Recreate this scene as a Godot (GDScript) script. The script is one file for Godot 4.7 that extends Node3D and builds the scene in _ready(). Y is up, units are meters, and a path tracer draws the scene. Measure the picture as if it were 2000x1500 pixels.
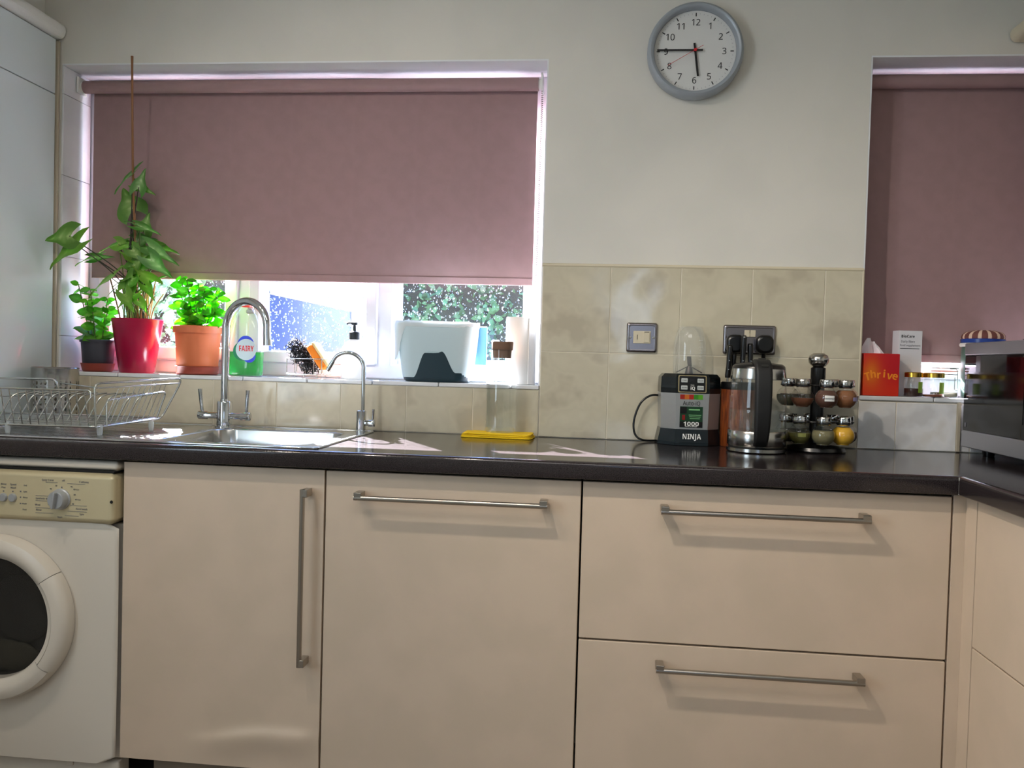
extends Node3D

# ------------------------------------------------------------------ mesh builder
class MB:
	var v := PackedVector3Array()
	var n := PackedVector3Array()
	var uv := PackedVector2Array()
	var col := PackedColorArray()
	var idx := PackedInt32Array()
	var tint := Color.WHITE

	func pv(p: Vector3, nn: Vector3, t := Vector2.ZERO) -> int:
		v.append(p); n.append(nn); uv.append(t); col.append(tint)
		return v.size() - 1

	func tri(a: Vector3, b: Vector3, c: Vector3) -> void:      # counter-clockwise seen from outside
		var nn := (b - a).cross(c - a).normalized()
		var i := pv(a, nn); pv(b, nn); pv(c, nn)
		idx.append_array([i, i + 2, i + 1])

	func quad(a: Vector3, b: Vector3, c: Vector3, d: Vector3) -> void:
		var nn := (c - a).cross(d - b).normalized()
		var i := pv(a, nn, Vector2(0, 1)); pv(b, nn, Vector2(1, 1)); pv(c, nn, Vector2(1, 0)); pv(d, nn, Vector2(0, 0))
		idx.append_array([i, i + 2, i + 1, i, i + 3, i + 2])

	# box with chamfered edges, lit as if rounded
	func box(c: Vector3, s: Vector3, b := 0.002, t := Basis()) -> void:
		var h := s * 0.5
		b = minf(b, minf(h.x, minf(h.y, h.z)) * 0.98)
		var ax := [Vector3.RIGHT, Vector3.UP, Vector3.BACK]
		var corner := {}
		for sx in [-1, 1]:
			for sy in [-1, 1]:
				for sz in [-1, 1]:
					var sg := Vector3(sx, sy, sz)
					for k in 3:
						var p: Vector3 = h * sg
						for m in 3:
							if m != k:
								p[m] -= sg[m] * b
						var a: Vector3 = ax[k] * sg[k]
						corner[[k, sx, sy, sz]] = pv(c + t * p, t * a)
		for k in 3:
			var m := (k + 1) % 3
			var l := (k + 2) % 3
			for s0 in [-1, 1]:
				var ids := []
				for pr in [[-1, -1], [1, -1], [1, 1], [-1, 1]]:
					var sg := [0, 0, 0]
					sg[k] = s0; sg[m] = pr[0]; sg[l] = pr[1]
					ids.append(corner[[k, sg[0], sg[1], sg[2]]])
				if s0 < 0:
					ids.reverse()
				_q(ids)
		if b <= 0.0:
			return
		for k in 3:                                              # edges between faces k and m, along l
			var m := (k + 1) % 3
			var l := (k + 2) % 3
			for sk in [-1, 1]:
				for sm in [-1, 1]:
					var lo := [0, 0, 0]
					lo[k] = sk; lo[m] = sm; lo[l] = -1
					var hi := lo.duplicate()
					hi[l] = 1
					var ids := [corner[[k, lo[0], lo[1], lo[2]]], corner[[m, lo[0], lo[1], lo[2]]], corner[[m, hi[0], hi[1], hi[2]]], corner[[k, hi[0], hi[1], hi[2]]]]
					if sk * sm < 0:
						ids.reverse()
					_q(ids)
		for sx in [-1, 1]:
			for sy in [-1, 1]:
				for sz in [-1, 1]:
					var a: int = corner[[0, sx, sy, sz]]
					var bb: int = corner[[1, sx, sy, sz]]
					var cc: int = corner[[2, sx, sy, sz]]
					if sx * sy * sz > 0:
						idx.append_array([a, cc, bb])
					else:
						idx.append_array([a, bb, cc])

	func _q(i: Array) -> void:
		idx.append_array([i[0], i[2], i[1], i[0], i[3], i[2]])

	# profile of (radius, height) turned round y; runs from the bottom outwards and up
	func lathe(prof: Array, segs := 32, t := Transform3D(), a0 := 0.0, a1 := TAU, crease := 0.75) -> void:
		var k := prof.size()
		var fn := []
		for j in k - 1:
			var d: Vector2 = prof[j + 1] - prof[j]
			fn.append(Vector2(d.y, -d.x).normalized())
		for j in k - 1:
			var n0: Vector2 = fn[j]
			var n1: Vector2 = fn[j]
			if j > 0 and fn[j].dot(fn[j - 1]) > crease:
				n0 = (fn[j] + fn[j - 1]).normalized()
			if j < k - 2 and fn[j].dot(fn[j + 1]) > crease:
				n1 = (fn[j] + fn[j + 1]).normalized()
			var base := v.size()
			for s in segs + 1:
				var a := lerpf(a0, a1, float(s) / segs)
				var ca := cos(a)
				var sa := -sin(a)
				var p0: Vector2 = prof[j]
				var p1: Vector2 = prof[j + 1]
				pv(t * Vector3(p0.x * ca, p0.y, p0.x * sa), t.basis * Vector3(n0.x * ca, n0.y, n0.x * sa), Vector2(float(s) / segs, float(j) / k))
				pv(t * Vector3(p1.x * ca, p1.y, p1.x * sa), t.basis * Vector3(n1.x * ca, n1.y, n1.x * sa), Vector2(float(s) / segs, float(j + 1) / k))
			for s in segs:
				var i := base + s * 2
				_q([i, i + 2, i + 3, i + 1])

	# rings of equal length joined into a smooth skin; rings counter-clockwise seen from the end they rise to
	func loft(rings: Array, shut := true, cap0 := true, cap1 := true) -> void:
		var m: int = rings[0].size()
		var k := rings.size()
		var base := v.size()
		var nn := PackedVector3Array()
		nn.resize(m * k)
		var e := m if shut else m - 1
		for r in k - 1:
			for j in e:
				var a := r * m + j
				var b := r * m + (j + 1) % m
				var f: Vector3 = (rings[r][(j + 1) % m] - rings[r + 1][j]).cross(rings[r + 1][(j + 1) % m] - rings[r][j])
				for q in [a, b, a + m, b + m]:
					nn[q] += f
		for r in k:
			for j in m:
				pv(rings[r][j], nn[r * m + j].normalized(), Vector2(float(j) / m, float(r) / k))
		for r in k - 1:
			for j in e:
				var a := base + r * m + j
				var b := base + r * m + (j + 1) % m
				_q([a, b, b + m, a + m])
		if cap0:
			fan(rings[0], true)
		if cap1:
			fan(rings[k - 1], false)

	func fan(ring: PackedVector3Array, flip: bool) -> void:
		var c := Vector3.ZERO
		for p in ring:
			c += p
		c /= ring.size()
		for j in ring.size():
			if flip:
				tri(c, ring[(j + 1) % ring.size()], ring[j])
			else:
				tri(c, ring[j], ring[(j + 1) % ring.size()])

	func tube(pts: Array, r, segs := 8, caps := true) -> void:
		var rings := []
		var up := Vector3.UP
		var last := Vector3.ZERO
		for k in pts.size():
			var d: Vector3
			if k == 0:
				d = pts[1] - pts[0]
			elif k == pts.size() - 1:
				d = pts[k] - pts[k - 1]
			else:
				d = (pts[k + 1] - pts[k]).normalized() + (pts[k] - pts[k - 1]).normalized()
			d = d.normalized()
			if k == 0:
				if absf(d.y) > 0.9:
					up = Vector3.RIGHT
			up = (up - d * up.dot(d)).normalized()
			var side := d.cross(up)
			var ring := PackedVector3Array()
			var rr: float = r[k] if r is Array else r
			for s in segs:
				var a := TAU * s / segs
				ring.append(pts[k] + (up * cos(a) + side * sin(a)) * rr)
			rings.append(ring)
			last = d
		loft(rings, true, caps, caps)

	# flat outline (x, y), counter-clockwise, drawn out from z0 to z1
	func ext(poly: PackedVector2Array, z0: float, z1: float, t := Transform3D()) -> void:
		if Geometry2D.is_polygon_clockwise(poly):
			poly.reverse()
		var ids := Geometry2D.triangulate_polygon(poly)
		for q in range(0, ids.size(), 3):
			var a := poly[ids[q]]
			var b := poly[ids[q + 1]]
			var c := poly[ids[q + 2]]
			if (b - a).cross(c - a) < 0:
				var w := b
				b = c
				c = w
			tri(t * Vector3(a.x, a.y, z1), t * Vector3(b.x, b.y, z1), t * Vector3(c.x, c.y, z1))
			tri(t * Vector3(a.x, a.y, z0), t * Vector3(c.x, c.y, z0), t * Vector3(b.x, b.y, z0))
		for j in poly.size():
			var a := poly[j]
			var b := poly[(j + 1) % poly.size()]
			quad(t * Vector3(a.x, a.y, z0), t * Vector3(b.x, b.y, z0), t * Vector3(b.x, b.y, z1), t * Vector3(a.x, a.y, z1))

	# a sheet f(u, v); its front is where du x dv points
	func sheet(nu: int, nv: int, f: Callable) -> void:
		var rings := []
		for b in nv + 1:
			var ring := PackedVector3Array()
			for a in nu + 1:
				ring.append(f.call(float(a) / nu, float(b) / nv))
			rings.append(ring)
		loft(rings, false, false, false)

	func ball(c: Vector3, r: Vector3, segs := 20, rows := 10) -> void:
		var prof := []
		for k in rows + 1:
			var a := -PI / 2 + PI * k / rows
			prof.append(Vector2(cos(a), sin(a)))
		var t := Transform3D(Basis.from_scale(r), c)
		var at := v.size()
		lathe(prof, segs, t, 0.0, TAU, -2.0)
		for k in range(at, v.size()):
			n[k] = ((v[k] - c) / (r * r)).normalized()

	func mesh(m: Material = null) -> ArrayMesh:
		var a := []
		a.resize(Mesh.ARRAY_MAX)
		a[Mesh.ARRAY_VERTEX] = v
		a[Mesh.ARRAY_NORMAL] = n
		a[Mesh.ARRAY_TEX_UV] = uv
		a[Mesh.ARRAY_COLOR] = col
		a[Mesh.ARRAY_INDEX] = idx
		var am := ArrayMesh.new()
		am.add_surface_from_arrays(Mesh.PRIMITIVE_TRIANGLES, a)
		if m:
			am.surface_set_material(0, m)
		return am


func rrect(w: float, h: float, r: float, k := 5) -> PackedVector2Array:
	var o := PackedVector2Array()
	for q in 4:
		var c := Vector2((w / 2 - r) * [1, -1, -1, 1][q], (h / 2 - r) * [1, 1, -1, -1][q])
		for s in k + 1:
			var a := PI / 2 * (q + float(s) / k)
			o.append(c + Vector2(cos(a), sin(a)) * r)
	return o

# a ring lying flat at height y (counter-clockwise seen from above)
func flat_ring(w: float, d: float, r: float, c: Vector3, k := 5) -> PackedVector3Array:
	var o := PackedVector3Array()
	for p in rrect(w, d, r, k):
		o.append(c + Vector3(p.x, 0, -p.y))
	return o

func oval_ring(rx: float, rz: float, c: Vector3, p := 2.0, k := 40) -> PackedVector3Array:
	var o := PackedVector3Array()
	for s in k:
		var a := TAU * s / k
		var ca := cos(a)
		var sa := sin(a)
		o.append(c + Vector3(signf(ca) * pow(absf(ca), 2.0 / p) * rx, 0, -signf(sa) * pow(absf(sa), 2.0 / p) * rz))
	return o

func arc(c: Vector3, x: Vector3, y: Vector3, a0: float, a1: float, k: int) -> Array:
	var o := []
	for s in k + 1:
		var a := lerpf(a0, a1, float(s) / k)
		o.append(c + x * cos(a) + y * sin(a))
	return o

func curve(pts: Array, k := 6) -> Array:       # a smooth line through the points
	var o := []
	for j in pts.size() - 1:
		var p0: Vector3 = pts[maxi(j - 1, 0)]
		var p1: Vector3 = pts[j]
		var p2: Vector3 = pts[j + 1]
		var p3: Vector3 = pts[mini(j + 2, pts.size() - 1)]
		for s in k:
			o.append(p1.cubic_interpolate(p2, p0, p3, float(s) / k))
	o.append(pts[-1])
	return o

# a wire that bends round its corners
func bent(pts: Array, r := 0.012, k := 4) -> Array:
	var o := [pts[0]]
	for j in range(1, pts.size() - 1):
		var a: Vector3 = pts[j - 1] - pts[j]
		var b: Vector3 = pts[j + 1] - pts[j]
		var d := minf(r, minf(a.length(), b.length()) * 0.45)
		var p: Vector3 = pts[j] + a.normalized() * d
		var q: Vector3 = pts[j] + b.normalized() * d
		for s in k + 1:
			var t := float(s) / k
			o.append(p.lerp(pts[j], t).lerp(pts[j].lerp(q, t), t))
	o.append(pts[-1])
	return o

# ------------------------------------------------------------------ scene tree helpers
var names := {}
func numbered(called: String) -> String:
	names[called] = names.get(called, -1) + 1
	return called if names[called] == 0 else "%s_%03d" % [called, names[called]]

func tag(o: Node3D, label: String, category := "", group := "", kind := "") -> Node3D:
	if label: o.set_meta("label", label)
	if category: o.set_meta("category", category)
	if group: o.set_meta("group", group)
	if kind: o.set_meta("kind", kind)
	return o

func thing(called: String, label: String, category: String, at := Vector3.ZERO, turn := 0.0, group := "") -> Node3D:
	var o := Node3D.new()
	o.name = numbered(called)
	add_child(o)
	o.position = at
	o.rotation.y = turn
	return tag(o, label, category, group)

func part(parent: Node3D, called: String, m, mat: Material, at := Vector3.ZERO, b := Basis()) -> MeshInstance3D:
	var o := MeshInstance3D.new()
	o.name = called
	o.mesh = m.mesh() if m is MB else m
	o.material_override = mat
	o.transform = Transform3D(b, at)
	parent.add_child(o, true)
	return o

func single(called: String, m, mat: Material, label: String, category: String, at := Vector3.ZERO, turn := 0.0, group := "") -> MeshInstance3D:
	var o := part(self, numbered(called), m, mat, at, Basis(Vector3.UP, turn))
	tag(o, label, category, group)
	return o

func struct(called: String, m, mat: Material, label: String, category: String) -> MeshInstance3D:
	var o := part(self, called, m, mat)
	tag(o, label, category, "", "structure")
	return o

func write(parent: Node3D, called: String, text: String, size: float, mat: Material, at: Vector3, b := Basis(), bold := false, font := "Droid Sans", deep := 0.0004) -> MeshInstance3D:
	var t := TextMesh.new()
	var f := SystemFont.new()
	f.font_names = PackedStringArray([font])
	if bold:
		f.font_weight = 700
	t.font = f
	t.text = text
	t.font_size = 48
	t.pixel_size = size / 48.0
	t.depth = deep
	t.curve_step = 4.0
	return part(parent, called, t, mat, at, b)

# ------------------------------------------------------------------ materials
var M := {}
func mat(c: Color, rough := 0.5, metal := 0.0) -> StandardMaterial3D:
	var m := StandardMaterial3D.new()
	m.albedo_color = c
	m.roughness = rough
	m.metallic = metal
	return m

func pane(c: Color, alpha := 0.04, rough := 0.02) -> StandardMaterial3D:
	var m := mat(Color(c.r, c.g, c.b, alpha), rough)
	m.transparency = BaseMaterial3D.TRANSPARENCY_ALPHA
	m.cull_mode = BaseMaterial3D.CULL_DISABLED
	return m

func solid_glass(c: Color, scale := 0.05) -> StandardMaterial3D:
	var m := mat(Color(c.r, c.g, c.b, 0.0), 0.0)
	m.transparency = BaseMaterial3D.TRANSPARENCY_ALPHA
	m.refraction_enabled = true
	m.refraction_scale = scale
	return m

func noise_tex(freq: float, kind: int, sd: int, colors: Array, stops: Array, normal := false, strength := 4.0, octaves := 4) -> NoiseTexture2D:
	var f := FastNoiseLite.new()
	f.noise_type = kind
	f.frequency = freq
	f.seed = sd
	f.fractal_octaves = octaves
	var t := NoiseTexture2D.new()
	t.width = 512
	t.height = 512
	t.seamless = true
	t.noise = f
	if normal:
		t.as_normal_map = true
		t.bump_strength = strength
	if colors:
		var g := Gradient.new()
		g.offsets = PackedFloat32Array(stops)
		g.colors = PackedColorArray(colors)
		t.color_ramp = g
	return t

func tri_map(m: StandardMaterial3D, s: float) -> StandardMaterial3D:
	m.uv1_triplanar = true
	m.uv1_world_triplanar = true
	m.uv1_scale = Vector3.ONE * s
	return m

func make_materials() -> void:
	M.wall = tri_map(mat(Color(1, 1, 1), 0.75), 0.9)
	M.wall.albedo_texture = noise_tex(0.006, FastNoiseLite.TYPE_SIMPLEX_SMOOTH, 3, [Color(0.845, 0.835, 0.8), Color(0.86, 0.848, 0.815)], [0.3, 0.7])
	M.white_wall = mat(Color(0.85, 0.84, 0.8), 0.8)
	M.reveal = mat(Color(0.88, 0.89, 0.9), 0.5)
	M.tile = tri_map(mat(Color(1, 1, 1), 0.1), 1.3)
	M.tile.albedo_texture = noise_tex(0.008, FastNoiseLite.TYPE_SIMPLEX_SMOOTH, 8, [Color(0.72, 0.685, 0.6), Color(0.785, 0.755, 0.665), Color(0.77, 0.74, 0.65), Color(0.8, 0.77, 0.68)], [0.2, 0.42, 0.55, 0.8])
	M.tile.normal_enabled = true
	M.tile.normal_texture = noise_tex(0.011, FastNoiseLite.TYPE_SIMPLEX_SMOOTH, 15, [], [], true, 3.0, 1)
	M.tile.normal_scale = 0.25
	M.tile_white = tri_map(mat(Color(1, 1, 1), 0.1), 1.1)
	M.tile_white.albedo_texture = noise_tex(0.007, FastNoiseLite.TYPE_SIMPLEX_SMOOTH, 9, [Color(0.84, 0.85, 0.86), Color(0.88, 0.89, 0.9)], [0.25, 0.6])
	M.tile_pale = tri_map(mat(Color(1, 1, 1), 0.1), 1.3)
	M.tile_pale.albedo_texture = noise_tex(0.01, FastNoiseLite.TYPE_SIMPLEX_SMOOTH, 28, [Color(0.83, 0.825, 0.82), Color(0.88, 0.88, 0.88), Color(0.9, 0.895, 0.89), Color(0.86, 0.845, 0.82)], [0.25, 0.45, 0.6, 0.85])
	M.grout = mat(Color(0.86, 0.83, 0.76), 0.8)
	M.panel = mat(Color(0.83, 0.87, 0.875), 0.07)
	M.tile_trim = mat(Color(0.66, 0.62, 0.54), 0.4)
	M.door = tri_map(mat(Color(1, 1, 1), 0.42), 1.0)
	M.door.albedo_texture = noise_tex(0.01, FastNoiseLite.TYPE_SIMPLEX_SMOOTH, 4, [Color(0.79, 0.715, 0.63), Color(0.81, 0.73, 0.645)], [0.3, 0.7])
	M.carcass = mat(Color(0.5, 0.47, 0.42), 0.7)
	M.plinth = mat(Color(0.55, 0.5, 0.44), 0.6)
	M.worktop = tri_map(mat(Color(1, 1, 1), 0.15), 7.0)
	M.worktop.albedo_texture = noise_tex(0.09, FastNoiseLite.TYPE_SIMPLEX, 5, [Color(0.135, 0.115, 0.12), Color(0.168, 0.145, 0.15), Color(0.24, 0.205, 0.212)], [0.35, 0.6, 0.85], false, 1.0, 3)
	M.worktop.roughness_texture = noise_tex(0.05, FastNoiseLite.TYPE_SIMPLEX, 6, [Color(0.85, 0.85, 0.85), Color(1, 1, 1)], [0.3, 0.7])
	M.steel = mat(Color(0.72, 0.72, 0.71), 0.22, 1.0)
	M.brushed = mat(Color(0.7, 0.69, 0.67), 0.2, 1.0)
	M.chrome = mat(Color(0.82, 0.83, 0.84), 0.06, 1.0)
	M.wire = mat(Color(0.8, 0.8, 0.78), 0.16, 1.0)
	M.handle = mat(Color(0.68, 0.655, 0.62), 0.28, 1.0)
	M.appliance = mat(Color(0.835, 0.8, 0.745), 0.32)
	M.control = mat(Color(0.79, 0.74, 0.6), 0.38, 0.2)
	M.knob = mat(Color(0.66, 0.67, 0.68), 0.35, 0.3)
	M.upvc = mat(Color(0.83, 0.84, 0.87), 0.3)
	M.blind = tri_map(mat(Color(1, 1, 1), 0.85), 5.0)
	M.blind.albedo_texture = noise_tex(0.006, FastNoiseLite.TYPE_SIMPLEX_SMOOTH, 12, [Color(0.585, 0.475, 0.48), Color(0.605, 0.49, 0.495)], [0.2, 0.8])
	M.blind.backlight_enabled = true
	M.blind.backlight = Color(0.0165, 0.01, 0.0135)
	M.black = mat(Color(0.035, 0.035, 0.04), 0.28)
	M.black_soft = mat(Color(0.05, 0.05, 0.052), 0.55)
	M.dark = mat(Color(0.02, 0.02, 0.02), 0.8)
	M.white = mat(Color(0.9, 0.9, 0.88), 0.4)
	M.ivory = mat(Color(0.82, 0.78, 0.68), 0.35)
	M.ink = mat(Color(0.06, 0.06, 0.07), 0.6)
	M.grey_ink = mat(Color(0.42, 0.42, 0.45), 0.7)
	M.red_ink = mat(Color(0.8, 0.1, 0.12), 0.5)
	M.glass = pane(Color(0.9, 1, 0.97), 0.012)
	M.window_glass = pane(Color(0.95, 1, 1), 0.02)
	M.window_glass.metallic_specular = 0.25
	M.plastic_clear = pane(Color(0.9, 0.95, 0.95), 0.05, 0.08)
	M.water = solid_glass(Color(0.98, 1.0, 0.99), 0.033)
	M.drop = solid_glass(Color(1, 1, 1), 0.033)
	M.gold = mat(Color(0.83, 0.66, 0.28), 0.25, 1.0)
	M.cork = tri_map(mat(Color(1, 1, 1), 0.85), 20.0)
	M.cork.albedo_texture = noise_tex(0.05, FastNoiseLite.TYPE_SIMPLEX, 31, [Color(0.36, 0.26, 0.2), Color(0.52, 0.4, 0.32)], [0.3, 0.6])
	M.soil = mat(Color(0.16, 0.11, 0.08), 0.95)
	M.terracotta = mat(Color(0.78, 0.42, 0.25), 0.5)
	M.saucer = mat(Color(0.55, 0.22, 0.15), 0.5)
	M.stem = mat(Color(0.32, 0.4, 0.16), 0.6)
	M.dark_stem = mat(Color(0.16, 0.14, 0.1), 0.6)
	M.old_stem = mat(Color(0.5, 0.4, 0.25), 0.75)
	M.leaf = mat(Color(1, 1, 1), 0.42)
	M.leaf.vertex_color_use_as_albedo = true
	M.leaf.backlight_enabled = true
	M.leaf.backlight = Color(0.35, 0.8, 0.08)
	M.leaf.cull_mode = BaseMaterial3D.CULL_DISABLED
	M.herb = mat(Color(0.2, 0.5, 0.1), 0.4)
	M.herb.backlight_enabled = true
	M.herb.backlight = Color(0.4, 0.95, 0.08)
	M.herb.cull_mode = BaseMaterial3D.CULL_DISABLED

# ------------------------------------------------------------------ main
func _ready() -> void:
	# camera
	var cam := Camera3D.new()
	cam.name = "camera"
	add_child(cam)
	cam.fov = 49.93
	cam.near = 0.02
	cam.transform = Transform3D(Basis.from_euler(Vector3(-0.0263, 0.1026, 0.0278), EULER_ORDER_YXZ), Vector3(-0.1112, 1.1285, 2.4367))
	# air, sky and exposure
	var we := WorldEnvironment.new()
	we.name = "surroundings"
	add_child(we)
	var e := Environment.new()
	we.environment = e
	var sky := ProceduralSkyMaterial.new()
	sky.sky_top_color = Color(0.46, 0.66, 0.97)
	sky.sky_horizon_color = Color(0.86, 0.93, 1.0)
	sky.ground_bottom_color = Color(0.3, 0.3, 0.28)
	sky.ground_horizon_color = Color(0.6, 0.62, 0.62)
	sky.sky_energy_multiplier = 2.4
	sky.ground_energy_multiplier = 0.8
	sky.sun_angle_max = 1.0
	e.background_mode = Environment.BG_SKY
	e.sky = Sky.new()
	e.sky.sky_material = sky
	e.tonemap_mode = Environment.TONE_MAPPER_LINEAR
	e.tonemap_exposure = 1.0
	e.sdfgi_enabled = true
	e.ssao_enabled = true
	e.ssil_enabled = true
	# sun: low, behind the window wall, from the left
	var sun := DirectionalLight3D.new()
	sun.name = "sun"
	add_child(sun)
	sun.look_at_from_position(Vector3.ZERO, Vector3(0.78, -1.0, 1.28), Vector3.UP)
	sun.light_color = Color(0.98, 0.97, 1.0)
	sun.light_energy = 72.0
	sun.light_angular_distance = 0.6
	sun.shadow_enabled = true
	make_materials()
	# ceiling bar lamps, with a third spot and a fill panel added
	ceiling_bar()
	added_window()
	# large structure
	room()
	window_left()
	window_right()
	outside()
	units()
	wall_cabinet()
	washing_machine()
	worktop()
	sink()
	# objects
	wall_clock()
	electrics()
	taps()
	dish_rack()
	sill_left_objects()
	plants()
	counter_objects()
	sill_right_objects()
	microwave()


func ceiling_bar() -> void:
	var t := thing("ceiling_light", "white ceiling bar with two aimed spotlights and an added third brightening the right units", "light", Vector3(-1.17, 2.4, 1.4))
	var m := MB.new()
	m.box(Vector3(0.1, -0.012, 0), Vector3(0.95, 0.024, 0.05), 0.004)
	part(t, "bar", m, M.white)
	for x in [-0.28, 0.1, 0.5]:
		var wide: bool = x < 0.4  # the third, narrower spot is added to brighten the right-hand units
		var aim := (Vector3(0.3, -0.78, -0.5) if wide else Vector3(1.45, -1.5, -0.75)).normalized()
		var bs := Basis.looking_at(aim, Vector3.UP)
		var c := Vector3(x, -0.075, 0)
		var s := MB.new()
		s.tube([Vector3(x, -0.02, 0), c], 0.006)
		s.lathe([Vector2(0.0, -0.045), Vector2(0.022, -0.045), Vector2(0.03, -0.03), Vector2(0.036, 0.02), Vector2(0.034, 0.02), Vector2(0.028, -0.028), Vector2(0.0, -0.03)], 24, Transform3D(bs * Basis(Vector3.RIGHT, -PI / 2), c))
		part(t, "lamp_shade", s, M.white)
		var bulb := MB.new()
		bulb.ball(c + aim * 0.004, Vector3.ONE * 0.018, 16, 8)
		var glow := mat(Color(1, 0.9, 0.75), 0.5)
		glow.emission_enabled = true
		glow.emission = Color(1, 0.86, 0.68)
		glow.emission_energy_multiplier = 5.0
		part(t, "bulb", bulb, glow)
		var l := SpotLight3D.new()
		l.name = "spotlight"
		t.add_child(l, true)
		l.transform = Transform3D(bs, c + aim * 0.026)
		l.light_color = Color(1.0, 0.95, 0.89)
		l.light_energy = 0.5 if wide else 1.5
		l.spot_angle = 62.0 if wide else 42.0
		l.spot_angle_attenuation = 1.0
		l.spot_range = 8.0
		l.spot_attenuation = 2.0
		l.light_size = 0.03
		l.shadow_enabled = true
	# added, unseen light panel above the camera, for even fill
	var d := thing("fill_panel", "added flat light panel giving fill from the middle of the ceiling", "light", Vector3(-0.1, 2.4, 2.1))
	var b := MB.new()
	b.box(Vector3(0, -0.012, 0), Vector3(1.24, 0.024, 0.64), 0.004)
	part(d, "frame", b, M.white)
	b = MB.new()
	b.box(Vector3(0, -0.0245, 0), Vector3(1.18, 0.002, 0.58), 0.0)
	var op := mat(Color(0.95, 0.94, 0.92), 0.4)
	op.emission_enabled = true
	op.emission = Color(1, 0.965, 0.92)
	op.emission_energy_multiplier = 1.0
	part(d, "diffuser", b, op)
	var o := AreaLight3D.new()
	o.name = "panel_fill"
	d.add_child(o, true)
	o.position = Vector3(0, -0.028, 0)
	o.rotation.x = -PI / 2
	o.area_size = Vector2(1.18, 0.58)
	o.area_range = 9.0
	o.light_color = Color(1.0, 0.985, 0.975)
	o.light_energy = 0.9
	o.shadow_enabled = true


# added glowing pane framed like a window; unseen, gives cool fill from the left
func added_window() -> void:
	var w := Node3D.new()
	w.name = "window_3"
	add_child(w)
	tag(w, "added glowing window panel for cool fill light in the left wall", "window", "", "structure")
	w.position = Vector3(-1.86, 1.45, 2.35)
	w.rotation.y = PI / 2
	part(w, "window_frame", ring_frame(-0.55, 0.55, -0.6, 0.6, 0.06, 0.0, 0.03), M.upvc)
	var m := MB.new()
	m.box(Vector3(0, 0, 0.008), Vector3(1.0, 1.1, 0.008), 0.0)
	var g := mat(Color(0.9, 0.95, 1.0), 0.3)
	g.emission_enabled = true
	g.emission = Color(0.85, 0.93, 1.0)
	g.emission_energy_multiplier = 1.2
	part(w, "pane", m, g)
	var o := AreaLight3D.new()
	o.name = "fill_light"  # area light added as cool fill, same size as the pane
	w.add_child(o, true)
	o.position = Vector3(0, 0, 0.016)
	o.rotation.y = PI
	o.area_size = Vector2(0.98, 1.08)
	o.area_range = 9.0
	o.light_color = Color(0.86, 0.94, 1.0)
	o.light_energy = 1.85
	o.shadow_enabled = true


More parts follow.
